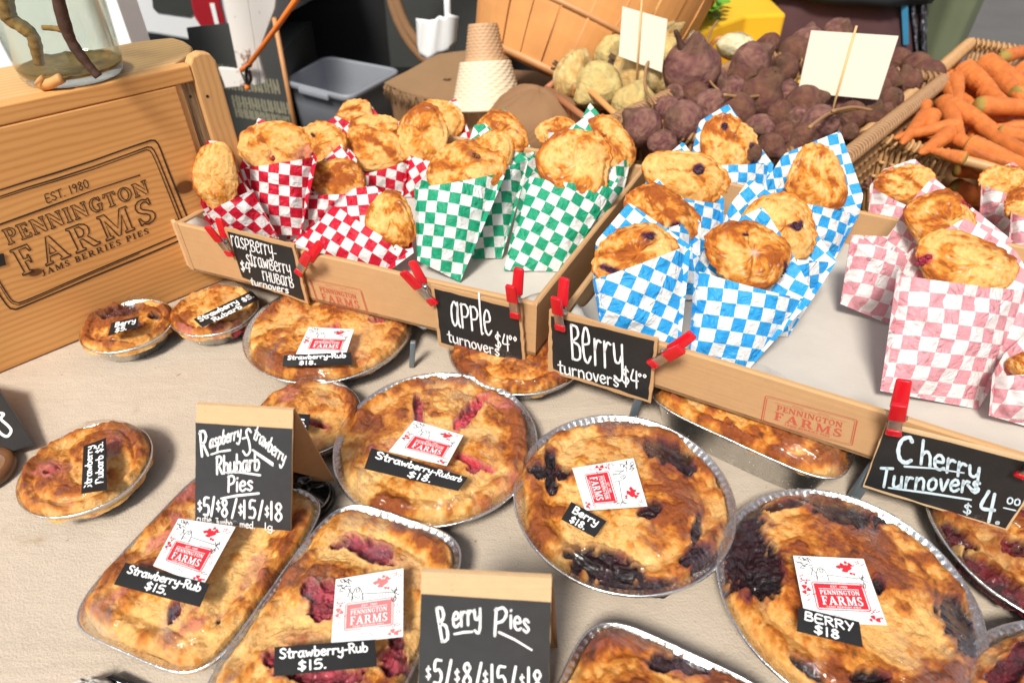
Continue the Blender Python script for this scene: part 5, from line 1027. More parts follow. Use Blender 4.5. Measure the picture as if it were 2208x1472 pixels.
def wicker(label,corners,h,mat,name='wicker_basket',step=.0125,rows=9,gap=None,group=None,inset=.16):
    C=[np.array([*c[:2],corners[0][2]]) for c in corners]; cen=np.mean(C,0); root=thing(name,label,'basket',cen-[0,0,h],group); o0=cen-[0,0,h]
    B=[cen+(c-cen)*(1-inset)-[0,0,h] for c in C]
    # floor
    mb=MB(); mb.hexa([b+[0,0,.001] for b in B],[b+[0,0,.006] for b in B]); mb.build('floor',mat,root,smooth=False)
    # rib mesh shared per side
    for i in range(4):
        a,b=C[i],C[(i+1)%4]; ab,bb=B[i],B[(i+1)%4]; L=np.linalg.norm(b-a); nr=int(L/step); d=nrm(b-a); out=np.cross(d,[0,0,1.]); out=out if out@(a-cen)>0 else -out
        sh=None; shw=None; seed=i
        for k in range(nr+1):
            s=(k+.5)/(nr+1)
            top=a*(1-s)+b*s; bot=ab*(1-s)+bb*s
            if gap and i==gap[0] and gap[1]<s<gap[2]: top_=top-[0,0,h*.45]
            else: top_=top
            ang=math.atan2(out[1],out[0]); e=top_-bot; L1=np.linalg.norm(e)
            if sh is None:
                mb=MB(); P=[np.array([.10*h*math.sin(math.pi*t),0,t]) for t in np.linspace(0,1,7)]; P=[np.array([p[0]/L1,p[1],p[2]]) for p in P]
                mb.tube([np.array([p[0]*L1,0,p[2]*L1]) for p in P],.0044,6); oo=mb.build('rib',mat,root,local=True); sh=oo.data; o=oo; shL=L1
            else: o=bpy.data.objects.new('rib',sh); COL.objects.link(o); o.parent=root
            z=Vector(tuple(nrm(e))); x=Vector(tuple(out)); x=(x-z*x.dot(z)).normalized(); y=z.cross(x)
            from mathutils import Matrix
            m=Matrix((x,y,z)).transposed().to_4x4(); m.translation=Vector(tuple(bot-o0)); o.matrix_basis=m@Matrix.Diagonal((1,1,L1/shL,1))
        nw=int(L/.0125)
        for k in range(nw+1):
            s=(k+.5)/(nw+1)
            if gap and i==gap[0] and gap[1]<s<gap[2]: continue
            p=a*(1-s)+b*s
            if shw is None:
                mb=MB(); Q=[np.array([.0135*math.cos(t),.004*math.sin(t+.6)+.0012*math.sin(2*t),.0125*math.sin(t)-.002]) for t in np.linspace(0,2*math.pi,15)]; mb.tube(Q,.0036,6,False); oo=mb.build('rim_wrap',mat,root,local=True); shw=oo.data; o=oo
            else: o=bpy.data.objects.new('rim_wrap',shw); COL.objects.link(o); o.parent=root
            o.location=tuple(p-o0); o.rotation_euler=(0,random.uniform(-.12,.12),math.atan2(out[1],out[0])+random.uniform(-.12,.12))
        mb=MB(); mb.tube([a,b] if not (gap and i==gap[0]) else [a,b],.0095,10); mb.build('rim_rod',mat,root)
        for r_ in range(rows):
            t=(r_+.7)/(rows+.6)*.93
            if gap and i==gap[0] and t>.5: segs=[(0,gap[1]),(gap[2],1)]
            else: segs=[(0,1)]
            for (s0,s1) in segs:
                N=max(6,int((s1-s0)*nr*4)); P=[]
                for q in range(N+1):
                    s=s0+(s1-s0)*q/N; top=a*(1-s)+b*s; bot=ab*(1-s)+bb*s; p=bot*(1-t)+top*t+out*(.10*h*math.sin(math.pi*t)+ .0045*math.cos(math.pi*(s*(nr+1))+math.pi*(r_%2)))+[0,0,.0008*math.sin(q*1.3+r_)]
                    P.append(p)
                mb=MB(); mb.tube(P,.0038,5); mb.build('weave_row',mat,root)
    return root
BK=[px3(1318,264,.125),px3(1806,352,.125),px3(2035,172,.125),px3(1500,96,.125)]
BK[3]=BK[0]+(BK[2]-BK[1])*1.0
wicker('long wicker basket heaped with beets, in the middle of the produce table',BK,.19,M['wicker2'],rows=6)
CK=[px3(1866,292),px3(2300,402),px3(2560,150),px3(2092,92)]
CK[2]=CK[3]+(CK[1]-CK[0])
wicker('honey colored wicker basket full of carrots at the right edge',CK,.19,M['wicker'],gap=(0,.47,.80),rows=5,step=.0105)
mb=MB(); a=CK[0]*.56+CK[1]*.44; b=CK[0]*.16+CK[1]*.84; 
def rootveg(name,mat,base,alt,seed,taper=.25,bump=.1,tail=True,stem=False,squash=1.):
    nu,nv=36,26; th=np.linspace(0,2*math.pi,nu,endpoint=False); ph=np.linspace(-math.pi/2,math.pi/2,nv); TH,PH=np.meshgrid(th,ph)
    x=np.cos(PH)*np.cos(TH);y=np.cos(PH)*np.sin(TH);z=np.sin(PH)*squash; n1=fbm(x*1.4+seed,y*1.4,z*1.4,seed,3); n2=fbm(x*4+seed,y*4,z*4,seed+1,4); n3=fbm(x*12+seed,y*12,z*12,seed+2,3)
    k=1+bump*n1*2+bump*.5*n2; x,y=x*k,y*k; z=z*k
    z=np.where(z<0,z*(1+taper*(-z)**6*2.5),z*(1+ (.5*(z>0.93)*(z-.93)*8 if stem else 0)))
    c=np.array(base)*(1-.5)+0; t=(n2*1.2+.5+n3*.6).clip(0,1)[...,None]; c=np.array(base)*(1-t)+np.array(alt)*t; c=c*(1+.5*n3[...,None])
    top=(z>.86*squash)[...,None]; c=np.where(top,c*.55+np.array([.1,.06,.03])*.5,c)
    mb=MB(); mb.add(np.stack([x,y,z],-1).reshape(-1,3),grid_faces(nu,nv,True)); cols=[tuple(q) for q in c.reshape(-1,3).clip(0,1)]
    if tail:
        n0=len(mb.v); mb.tube(cr([(0,0,-1-taper*.9*squash),(.06,.05,-1.4-taper),(.25,.1,-1.9),(.2,.5,-2.4)],4),[.07*(1-i/13.5)**1.5+.008 for i in range(13)],6); cols+=[tuple(np.array(base)*.7)]*(len(mb.v)-n0)
    if stem:
        n0=len(mb.v)
        for q in range(5): a=q*1.26; mb.tube([(.12*math.cos(a),.12*math.sin(a),.86*squash),(.2*math.cos(a),.2*math.sin(a),1.12*squash)],[.07,.05],6)
        cols+=[(.11,.07,.04)]*(len(mb.v)-n0)
    me=mesh(name,mb.v,mb.f,mat,None,local=True,col=np.array(cols)); d=me.data; bpy.data.objects.remove(me); return d
BT=[rootveg('beet',M['veg'],((.14,.045,.05),(.21,.10,.055))[s%2],((.28,.14,.10),(.12,.04,.035))[s%2],s,.25,.05,tl,st) for s,tl,st in ((1,True,False),(2,False,True),(3,True,True),(4,False,False),(5,False,True))]
CE=[rootveg('celeriac',M['veg'],(.62,.50,.20),(.66,.46,.17),s,.1,.13,False,False) for s in (11,12,13)]
CE2=[rootveg('celeriac',M['veg'],(.60,.36,.11),(.74,.56,.26),s,.1,.17,False,True) for s in (14,15)]
def put(name,data,p,r,rot,label,cat,group=None):
    o=bpy.data.objects.new(name,data); COL.objects.link(o); o.location=tuple(p); o.scale=(r,r,r*.93); o.rotation_euler=rot; return tag(o,label,cat,group)
BEETS=[(1385,275,40),(1472,262,40),(1437,235,27),(1428,310,30),(1530,230,34),(1558,285,24),(1590,240,36),(1640,212,40),(1578,195,27),(1533,178,32),(1620,133,36),(1688,150,28),(1660,180,30),(1712,115,30),(1740,95,30),(1752,125,25),(1680,250,30),(1720,262,27),(1637,280,30),(1690,288,22),(1732,300,30),(1662,315,26),(1620,330,20),(1768,265,34),(1735,225,34),(1800,228,30),(1835,250,27),(1865,222,30),(1880,245,24),(1912,175,24),(1935,130,22),(1956,180,24),(2000,165,27),(1975,145,25),(1920,215,22),(1890,195,24),(1840,205,22),(1780,195,25),(1805,70,24),(1770,160,26),(1700,205,26),(1500,205,26),(1600,168,22),(1455,205,22),(1790,285,22),(1830,285,18),(1545,250,20),(1350,300,24),(1405,255,18),(1910,240,16),(1850,160,24),(1800,130,26),(1660,95,20),(1580,255,22)]
r=random.Random(3)
def rpx(p,rp): return np.linalg.norm(p-CAM)*rp/F
def bl(u,v,rp,var):
    sz='small' if rp<24 else ('large' if rp>=33 else 'medium')
    zone=('in the front left corner of the long basket' if u<1480 and v>200 else 'right below the largest beet' if u<1620 and v>165 else 'beside the largest beet at its right' if u<1660 and v<170 else 'at the back of the heap left of the big card' if u<1770 and v<150 else 'along the back of the heap above the big card' if v<110 else 'at the right end of the heap past the big card' if u>1885 else 'in the front of the heap behind the blue paper tips' if v>270 else 'just left of the big blank card' if u<1745 else 'just below the big blank card')
    return '%s %s beet %s'%(sz,('grey brown','purple red')[var%2==1],zone)
for i,(u,v,rp) in enumerate(BEETS):
    z=RZ+.006+ .03*math.exp(-((u-1650)/260)**2)+(.02 if rp>33 else 0); p=onz(u,v,z); rr=rpx(p,rp)
    vr=r.randrange(5); put('beet',BT[vr],p,rr*1.0,(r.uniform(-1.4,1.4),r.uniform(-1.2,1.2),r.uniform(0,6.28)),bl(u,v,rp,vr+1),'beet','beets heaped in the long wicker basket')
A0,A1,A2,A3=BK
for i in range(30):
    s,t=r.random()*.9+.05,r.random()*.86+.07; p=(A0*(1-s)+A1*s)*(1-t)+(A3*(1-s)+A2*s)*t; rr=r.uniform(.034,.046)
    put('beet',BT[r.randrange(5)],[p[0],p[1],RZ-.085+r.uniform(-.01,.015)],rr,(r.uniform(-1.4,1.4),r.uniform(-1.2,1.2),r.uniform(0,6.28)),'purple brown beet lying in the heap of the long wicker basket','beet','beets heaped in the long wicker basket')
p=onz(1492,150,RZ+.06); big=put('beet',BT[1],p,rpx(p,55),(.2,-.18,.5),'largest beet, purple with a long dark stem stub, atop the left of the heap','beet'); 
mb=MB(); yy=p[1]-.01; mb.tube(cr([aty(1476,112,yy),aty(1468,96,yy),aty(1462,80,yy),aty(1456,66,yy)],4),[.015,.013,.011,.009,.008,.007,.0065,.006,.006,.0058,.0055,.005,.0045],8); V=np.array(mb.v); mi=np.array(big.location)
so_=mesh('stem',mb.v,mb.f,M['bark'],None); onto(so_,big)
for q,lab in ((((1548,45),(1532,70),(1520,120),(1528,170),(1560,205)),'long'),(((1415,115),(1395,140),(1392,190),(1415,225)),'loop'),(((1795,240),(1840,232),(1880,238)),'x'),(((1745,275),(1790,245),(1850,235)),'y'),(((1560,205),(1610,210),(1650,205)),'z')):
    P=[onz(u,v,RZ+.09-.012*k) for k,(u,v) in enumerate(q)]; mb=MB(); mb.tube(cr(P,6),[.0035*(1-.6*i/40) for i in range(len(cr(P,6)))],6); o=mb.build('beet_root',M['wicker2']); tag(o,'thin curled beet root tail sticking up among the beets','root','root tails among the beets')
# carrots
def carrot_mesh(seed,cut=True):
    nu,nv=20,40; V=[];cols=[]
    for j in range(nv):
        t=j/(nv-1)
        rr=(1-.62*t**1.3) if t<.9 else (1-.62*t**1.3)*math.sqrt(max(0,1-((t-.9)/.1)**2)); rr*=min(1,.55+.45*math.sqrt(min(1,t/.06))); 
        for i in range(nu):
            a=2*math.pi*i/nu; k=1+.035*math.sin(t*60+a*1.+seed)*(.5+.5*math.sin(a*3+t*19))+.05*float(fbm(t*5+seed,math.cos(a),math.sin(a),seed,2)); V.append((rr*k*math.cos(a)+.25*math.sin(t*2.2+seed),rr*k*math.sin(a),t))
            c=np.array([.66,.175,.035])*(1+.35*float(fbm(t*14,a*2,seed,seed,3)))+np.array([.05,.06,.02])*max(0,float(fbm(t*30,a*3,seed,seed+2,2)))
            if t<.05: c=np.array([.36,.25,.05])
            cols.append(c.clip(0,1))
    f=grid_faces(nu,nv,True); V.append((0+.25*math.sin(seed),0,.006)); cols.append(np.array([.55,.28,.05])); f+=[(len(V)-1,(i+1)%nu,i) for i in range(nu)]
    o=mesh('carrot',V,f,M['carrot'],None,local=True,col=np.array(cols)); d=o.data; bpy.data.objects.remove(o); return d
CM=[carrot_mesh(s) for s in range(4)]
def carrot(a,b,rad,label='bright orange carrot in the heap of the honey colored basket',group='carrots heaped in the wicker basket',k=0):
    a,b=np.array(a),np.array(b); e=Vector(tuple(b-a)); o=bpy.data.objects.new('carrot',CM[k%4]); COL.objects.link(o); o.location=tuple(a); o.scale=(rad,rad,e.length); o.rotation_euler=e.to_track_quat('Z','Y').to_euler(); tag(o,label,'carrot',group)
CL=[(2103,228,2330,240,22),(2068,152,2150,205,26),(2112,138,2230,195,27),(2058,168,2078,240,18),(2160,125,2290,88,15),(2190,150,2290,190,22),(1992,224,1998,250,14),(2005,250,2012,285,22),(2034,218,2068,305,21),(2040,228,2155,285,24),(1992,246,1948,312,18),(2068,268,1930,300,17),(2048,286,1978,330,20),(2330,265,2110,280,20),(2260,365,2096,268,25),(2084,312,2240,365,25),(2150,285,2290,310,18),(2085,342,2000,322,16),(2150,172,2210,215,22),(2185,205,2300,195,20),(2120,195,2180,235,18),(2030,175,2065,232,19),(2060,300,2120,330,17)]
def cl(u0,v0,u1,v1,rp):
    sz='thick' if rp>=22 else 'slender' if rp<18 else 'medium'; di='lying level' if abs(v1-v0)<28 else 'pointing down' if abs(u1-u0)<70 else 'slanting right' if u1>u0 else 'slanting left'
    zn='at the back of the carrot heap' if v0<180 else 'by the handle gap of the carrot basket' if v0>300 else 'at the left end of the carrot heap' if u0<2050 else 'in the middle of the carrot heap' if v0<240 else 'at the front right of the carrot heap'
    return '%s carrot %s %s'%(sz,di,zn)
for k,(u0,v0,u1,v1,rp) in enumerate(CL):
    a=onz(u0,v0,RZ+.028-(.0006*k)); b=onz(u1,v1,RZ+.015); carrot(a,b,rpx(a,rp)*.77,cl(u0,v0,u1,v1,rp),k=k)
A0,A1,A2,A3=CK
for k in range(110):
    s,t=r.random()*.8+.06,r.random()*.8+.08; p=(A0*(1-s)+A1*s)*(1-t)+(A3*(1-s)+A2*s)*t; an=r.uniform(0,6.28); L=r.uniform(.09,.15); a=np.array([p[0],p[1],RZ-.022+r.uniform(-.03,.012)])-np.array([math.cos(an),math.sin(an),0])*L*.4; b=a+np.array([math.cos(an),math.sin(an),r.uniform(-.1,.1)])*L
    inside=True
    carrot(a,b,r.uniform(.013,.019),k=k)
for (u0,v0,u1,v1,rp) in ((2060,362,2190,385,19),(2052,405,2175,455,21),(2150,410,2260,440,20)):
    q=CK[0]*.5+CK[1]*.5; yb=q[1]+.07; a=aty(u0,v0,yb+.03); b=aty(u1,v1,yb); carrot(a,b,rpx(a,rp)*.9,k=k)
# celeriac roots in a splint trug
TK=[px3(1178,192),px3(1355,325),px3(1520,190),px3(1340,60)]
trug=thing('splint_trug','reddish splint wood trug with bent handles holding knobbly celeriac','trug',np.mean(TK,0)-[0,0,.14])
cen=np.mean(TK,0); TB=[cen+(p-cen)*.75-[0,0,.15] for p in TK]; M['trug']=simple('trug_wood',(.42,.16,.07),.5,0,.25,12,.3)
for i in range(4):
    a,b,c_,d_=TK[i],TK[(i+1)%4],TB[(i+1)%4],TB[i]; n_=nrm(np.cross(b-a,d_-a))*.003
    mb=MB(); 
    for k in range(6):
        s0,s1=k/6+.008,(k+1)/6-.008; q=[a*(1-s0)+b*s0,a*(1-s1)+b*s1,d_*(1-s1)+c_*s1,d_*(1-s0)+c_*s0]; mb=MB(); mb.hexa([p-n_*.5 for p in q],[p+n_*.5 for p in q]); mb.build('splint',M['trug'],trug,smooth=False)
    mb=MB(); mb.tube([a,b],.007,8); mb.build('rim_rod',M['trug'],trug)
mb=MB(); mb.tube(cr([px3(1238,205,RZ),px3(1243,190,RZ+.02),px3(1265,192,RZ+.03),px3(1300,222,RZ+.03),px3(1340,262,RZ+.015),px3(1350,290,RZ)],6),.0065,8); mb.build('handle',M['stave'],trug)
mb=MB(); mb.tube(cr([aty(1525,118,2.0),aty(1535,95,2.0),aty(1550,83,2.0),aty(1566,88,2.0),aty(1572,110,2.0)],6),.006,8); o=mb.build('basket_handle',M['stave']); tag(o,'bent wood handle loop between pale squashes behind the big beet','handle')
for k,(u,v,rp,z,pk,lb) in enumerate([(1236,160,44,.13,CE2,'celeriac with a brown navel at the left end of the trug'),(1292,186,47,.13,CE,'smooth greenish celeriac in front of the trug row'),(1378,152,62,.14,CE2,'widest celeriac, rough and brown, right below the left card'),(1365,228,46,.11,CE,'celeriac beside the wicker rim, lowest in the trug'),(1322,118,36,.14,CE,'celeriac tucked behind the others next to the bushel basket'),(1425,75,34,.15,CE2,'pale celeriac at the right edge of the left card'),(1445,118,30,.13,CE,'celeriac hidden behind the stem of the largest beet')]):
    p=onz(u,v,z); put('celeriac',pk[k%len(pk)],p,rpx(p,rp),(r.uniform(-1,1),r.uniform(.6,1.5),r.uniform(0,6)),lb,'celeriac')
PQ=[rootveg('pattypan_squash',M['veg'],(.72,.62,.36),(.78,.7,.46),s,.0,.1,False,False,.7) for s in (31,32)]
for k,(u,v,rp,lb) in enumerate([(1505,108,30,'pale squash left of the handle loop'),(1588,104,38,'cream white squash right of the handle loop'),(1462,75,30,'pale squash above the largest beet stem')]):
    p=onz(u,v,.13); put('squash',PQ[k%2],p,rpx(p,rp),(r.uniform(-.4,.4),.4,k),lb,'squash')
# blank cards on skewers
def card(lb,quad,st,Yc):
    root=thing('price_card',lb,'card',aty(*st[1],Yc)); pl=Plane(aty(*quad[3],Yc),(0,-1,.12)); q=[pl(*p) for p in quad]; n_=pl.n*.0012
    mb=MB(); mb.hexa([p-n_ for p in q],[p+n_ for p in q]); mb.build('card_sheet',M['cream'],root,smooth=False)
    mb=MB(); mb.tube([pl(*st[0],.004),pl(*st[1],.004)],.0022,8); mb.build('skewer',M['stick'],root)
card('blank cream card on a thin stick in front of the bushel basket',[(1342,14),(1439,42),(1427,156),(1334,121)],[(1386,-30),(1371,196)],1.42)
card('larger blank cream card on a bamboo skewer stuck in the beets',[(1749,66),(1937,78),(1893,215),(1720,199)],[(1847,56),(1778,298)],1.27)
# bushel basket
ax=nrm([.46,.30,1.]); bc=aty(1196,168,1.92); bush=thing('bushel_basket','tilted bushel basket of wide wooden staves with thin hoops','basket',bc)
ez=ax; ex=nrm(np.cross([0,1,0],ez)); ey=np.cross(ez,ex); NS=26; RB,RT,HB=.245,.31,.36
def bp(a,t,off=0): rr=RB+(RT-RB)*t+.02*math.sin(math.pi*t)+off; return bc+ex*rr*math.cos(a)+ey*rr*math.sin(a)+ez*HB*t
for k in range(NS):
    a0=2*math.pi*(k+.03)/NS; a1=2*math.pi*(k+.97)/NS; of=.0025*(k%2); V=[]
    for t in np.linspace(0,1,9):
        for o_2 in (of,of-.004): 
            for a in np.linspace(a0,a1,4): V.append(bp(a,t,o_2))
    f=[]; 
    for j in range(8):
        for i in range(3): b_=j*8+i; f.append((b_,b_+1,b_+9,b_+8)); f.append((b_+4,b_+12,b_+13,b_+5))
        b_=j*8; f.append((b_,b_+8,b_+12,b_+4)); f.append((b_+3,b_+7,b_+15,b_+11))
    f.append((0,4,5,1)); f.append((1,5,6,2)); f.append((2,6,7,3))
    mesh('stave',V,f,M['stave'],bush,smooth=False)
for t,w_ in ((.02,.016),(.42,.011),(.95,.02)):
    V=[];N=64
    for zz,of in ((-w_/2,.003),(-w_/2,.0055),(w_/2,.0055),(w_/2,.003)):
        for a in np.linspace(0,2*math.pi,N,endpoint=False): V.append(bp(a,t+zz/HB,of))
    mesh('hoop',V,grid_faces(N,4,True),M['hoop'],bush)
V=[bc]+[bp(a,.01,-.003) for a in np.linspace(0,2*math.pi,40,endpoint=False)]; mesh('bottom',V,[(0,i+1,(i+1)%40+1) for i in range(40)],M['stave'],bush)
# cane cones
cc=aty(1052,232,1.60); cone=thing('cane_cone','pair of small cane baskets stacked upside down, pale one below','basket',cc); ax2=nrm([-.05,.28,1])
def woven(r0,r1,h,c,mat,nm,rows=15,nn=72):
    V=[];k=np.array(c)
    ez=ax2; ex=nrm(np.cross([0,1,0],ez)); ey=np.cross(ez,ex)
    for j in range(rows*3+1):
        t=j/(rows*3); 
        for i in range(nn): a=2*math.pi*i/nn; rr=r0+(r1-r0)*t**.9+.0016*math.cos(a*18+math.pi*((j//3)%2))*math.sin(math.pi*((j%3)+.5)/3)+.001*math.sin(2*math.pi*j/3); V.append(k+ex*rr*math.cos(a)+ey*rr*math.sin(a)+ez*h*t)
    V.append(k+ez*h); f=grid_faces(nn,rows*3+1,True); b_=(rows*3)*nn; f+=[(b_+i,b_+(i+1)%nn,len(V)-1) for i in range(nn)]
    mesh(nm,V,f,mat,cone)
woven(.090,.060,.105,cc,M['wickw'],'pale_basket'); woven(.050,.034,.085,cc+ax2*.10,simple('tan_cane',(.5,.3,.16),.6,0,.2,40,.3),'tan_basket',12,60)
mb=MB(); ez=ax2; ex=nrm(np.cross([0,1,0],ez)); ey=np.cross(ez,ex); mb.tube([cc+ex*.094*math.cos(a)+ey*.094*math.sin(a) for a in np.linspace(0,2*math.pi,40)],.004,8); mb.build('rim',M['wickw'],cone)
# burlap covered block with a frayed edge
Z1=-.03; top=[(828,180),(948,116),(1075,100),(1110,200),(985,224),(912,211),(870,200)]
P=[onz(u,v,Z1) for u,v in top]; bk=thing('burlap_cover','tan burlap cloth with a frayed edge over a box left of the cane baskets','burlap cloth',np.mean(P,0))
mb=MB(); c_=np.mean(P,0); V=[c_]; K=8; E_=[]
for i in range(len(P)):
    for k in range(K): E_.append(P[i]*(1-k/K)+P[(i+1)%len(P)]*k/K)
L_=len(E_); rings=[]
for t in np.linspace(.01,1,12):
    for e in E_: p=c_*(1-t)+e*t; V.append(p+[0,0,.006*t*float(fbm(p[0]*12,p[1]*12,0,5,3))])
f=[(0,i+1,(i+1)%L_+1) for i in range(L_)]+[tuple(x+1 for x in q) for q in grid_faces(L_,12,True)]; mesh('cloth_top',V,f,M['burlap'],bk)
V=[];
for t in np.linspace(0,1,12):
    for i,e in enumerate(E_): out=nrm((e-c_)*[1,1,0]); V.append(e+out*(.012*math.sin(i*.9)*t-.01-.03*t)+[0,0,-.002-.42*t])
mesh('cloth_drop',V,grid_faces(L_,12,True),M['burlap2'],bk)
mb=MB(); rr_=random.Random(4)
for i in range(150):
    s=rr_.random(); seg=[onz(u,v,Z1) for u,v in ((828,180),(870,200),(912,211),(985,224),(1110,200))]; k=min(int(s*4),3); q=seg[k]*(1-(s*4-k))+seg[k+1]*(s*4-k); mb.tube([q+[0,0,.002],q+[rr_.uniform(-.006,.006),-.012,-.004],q+[rr_.uniform(-.01,.01),-.018,-.018-rr_.random()*.02]],.0011,4)
o=mb.build('fringe',M['burlap'],bk); o['kind']='stuff'
# brown burlap mound
c_=aty(1160,272,1.47); sk=thing('burlap_sack','brown burlap sack mound behind the green bags','sack',c_); th=np.linspace(0,2*math.pi,60,endpoint=False); V=[]
for j,ph in enumerate(np.linspace(-.5,math.pi/2,26)):
    for a in th: k=1+.14*float(fbm(math.cos(a)*1.5,math.sin(a)*1.5,ph,8,3)); V.append(c_+np.array([(.118*k+.012*float(fbm(math.cos(a)*4,math.sin(a)*4,ph*3,9,3))+.004*math.sin(a*17))*math.cos(ph)*math.cos(a),.11*k*math.cos(ph)*math.sin(a),.085*k*math.sin(ph)]))
mesh('cloth',V,grid_faces(60,26,True),M['burlap2'],sk)
mb=MB()
for i in range(120):
    a=rr_.uniform(3.6,6.2); q=c_+np.array([.118*math.cos(a),.108*math.sin(a),-.03]); mb.tube([q,q+[.01*math.cos(a),.012*math.sin(a),-.012],q+[.012*math.cos(a),.02*math.sin(a),-.045]],.0012,4)
o=mb.build('fringe',M['burlap'],sk); o['kind']='stuff'
mb=MB(); c2=onz(1030,275,-.10); V=[]; o=None
# yellow draped box with greens
yb=thing('yellow_box','box draped in bright yellow cloth behind the squashes','box',aty(1600,80,2.45)); pf=Plane(aty(1600,110,2.42),(.25,-.97,0)); tp=[pf(1432,58),pf(1560,62),pf(1690,28),(1.75,3.1,0),(.6,3.1,0)]
zt=.05; A_=np.array([*onz(1478,118,zt)[:2],zt]); B_=np.array([*onz(1692,30,zt)[:2],zt]); A_=onz(1440,95,zt); Bc=onz(1610,34,zt); Cc=onz(1696,30,zt)
q=[A_,Bc,Cc,Cc+[.1,1.2,0],A_+[-.1,1.4,0]]
mb=MB(); mb.hexa([p+[0,0,-.5] for p in q],q); mb.build('yellow_cloth',M['yellow'],yb,smooth=False,bev=.01)
gp=thing('leafy_greens','bunch of bright green leaves on the yellow cloth','greens',onz(1510,12,zt+.04)); mb=MB()
for i in range(320):
    q=onz(1512+rr_.gauss(0,22),8+rr_.gauss(0,12),zt+rr_.uniform(.0,.07)); a=rr_.uniform(0,6.28); l=rr_.uniform(.03,.05); d_=np.array([math.cos(a),math.sin(a),rr_.uniform(-.2,.6)])*l; w_=np.array([-math.sin(a),math.cos(a),rr_.uniform(-.3,.3)])*l*.4
    mb.add([q,q+d_*.5+w_,q+d_,q+d_*.5-w_],[(0,1,2,3)])
o=mb.build('leaves',M['leaf'],gp,smooth=False); o['kind']='stuff'
for i,(u,v,lb) in enumerate(((1430,18,'round loaf in brown paper beside the bushel basket'),(1470,30,'second round loaf right behind the left card'))):
    p=onz(u,v,.13); put('bread_loaf',CE[0],p,rpx(p,30),(.3,.5,i),lb,'bread')
# grey bin on the ground
bz=-.33; Q=[onz(612,172,bz),onz(752,208,bz),onz(862,150,bz),onz(704,121,bz)]; cen=np.mean(Q,0); bn=thing('plastic_bin','empty grey plastic tote on the ground behind the red bags','bin',cen-[0,0,.44])
def rq(sc,z,off=0,N=8):
    P=[]
    for i in range(4):
        a,b,c=Q[i-1],Q[i],Q[(i+1)%4]; r_=.16
        p0=b+(a-b)*r_; p2=b+(c-b)*r_
        for t in np.linspace(0,1,N): P.append((1-t)**2*p0+2*t*(1-t)*b+t*t*p2)
    return [cen+(p-cen)*sc+[0,0,z] for p in P]
prof=[(.84,-.44),(.97,-.10),(.985,-.095),(.99,-.03),(1.04,-.028),(1.05,-.004),(1.03,0.),(.975,0),(.965,-.01),(.95,-.1),(.82,-.43)]
V=[];
for s,z in prof: V+=rq(s,z)
nn=32; f=grid_faces(nn,len(prof),True); f+=[tuple(range(nn))[::-1],tuple(range((len(prof)-1)*nn,len(prof)*nn))]; mesh('tub',V,f,M['bin'],bn)
for a_,b_ in ((0,1),(2,3)):
    m_=(Q[a_]+Q[b_])/2; mb=MB(); d_=nrm(Q[b_]-Q[a_]); mb.box(m_+(m_-cen)*.06+[0,0,-.02],d_*.09,nrm(m_-cen)*.014,np.array([0,0,.012])); mb.build('handle',M['bin'],bn,bev=.004)
# stall interior, its deep shade put into a near-black colour
dk=thing('dark_stall','stall interior wall, its deep shade painted near-black, behind the grey bin','stall',(-.6,3.7,-.78))
mb=MB(); mb.box((-.72,3.95,.2),(.95,0,0),(0,.25,0),(0,0,.98)); mb.build('painted_shade_wall',M['dark'],dk,smooth=False)
mb=MB(); mb.box((-.72,3.4,-.765),(.95,0,0),(0,.6,0),(0,0,.012)); mb.build('mat',M['dark'],dk,smooth=False)  # near-black sheet added so the ground here reads as deep shade
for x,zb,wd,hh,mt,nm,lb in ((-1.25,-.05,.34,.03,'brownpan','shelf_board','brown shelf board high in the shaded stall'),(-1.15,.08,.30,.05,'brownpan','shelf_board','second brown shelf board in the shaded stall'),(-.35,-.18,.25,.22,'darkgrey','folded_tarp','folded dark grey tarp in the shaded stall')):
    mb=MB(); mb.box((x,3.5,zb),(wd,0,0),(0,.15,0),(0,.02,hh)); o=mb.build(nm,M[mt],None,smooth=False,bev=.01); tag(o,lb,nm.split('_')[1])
hp=thing('wooden_hoop','bent brown hoop standing in the shade left of the cane baskets','hoop',aty(960,30,3.0)); 
for rr,dx in ((.26,0),(.30,.10)):
    mb=MB(); c3=aty(985+dx*100,-40,3.0); mb.tube([c3+[rr*math.cos(a),.05*math.sin(a),rr*1.2*math.sin(a)] for a in np.linspace(0,2*math.pi,40)],.02,8); mb.build('hoop_ring',M['burlap2'],hp)
# white tattered bag on a pole
wb=thing('white_bag','white plastic bag hanging ragged on a thin pole beside the burlap','plastic bag',aty(940,90,2.6)); pw=Plane(aty(940,90,2.6),(0,-1,0)); r6=random.Random(9)
tops=[(897,40),(912,42),(925,44),(938,42),(948,34),(958,38),(966,30),(978,33),(989,36)]; bots=[(900,100),(904,118),(912,124),(922,128),(938,120),(952,116),(966,108),(976,98),(984,88)]
V=[];
for j in range(10):
    t=j/9
    for k,(a,b) in enumerate(zip(tops,bots)): u=a[0]*(1-t)+b[0]*t; v=a[1]*(1-t)+b[1]*t; V.append(pw(u,v,.03*math.sin(math.pi*k/8)+.012*math.sin(k*2.3)))
mesh('bag_sheet',V,grid_faces(9,10,flip=True),M['white'],wb,solid=.002); mb=MB(); mb.tube([pw(962,-60),pw(968,110)],.012,8); mb.build('pole',M['white'],wb)
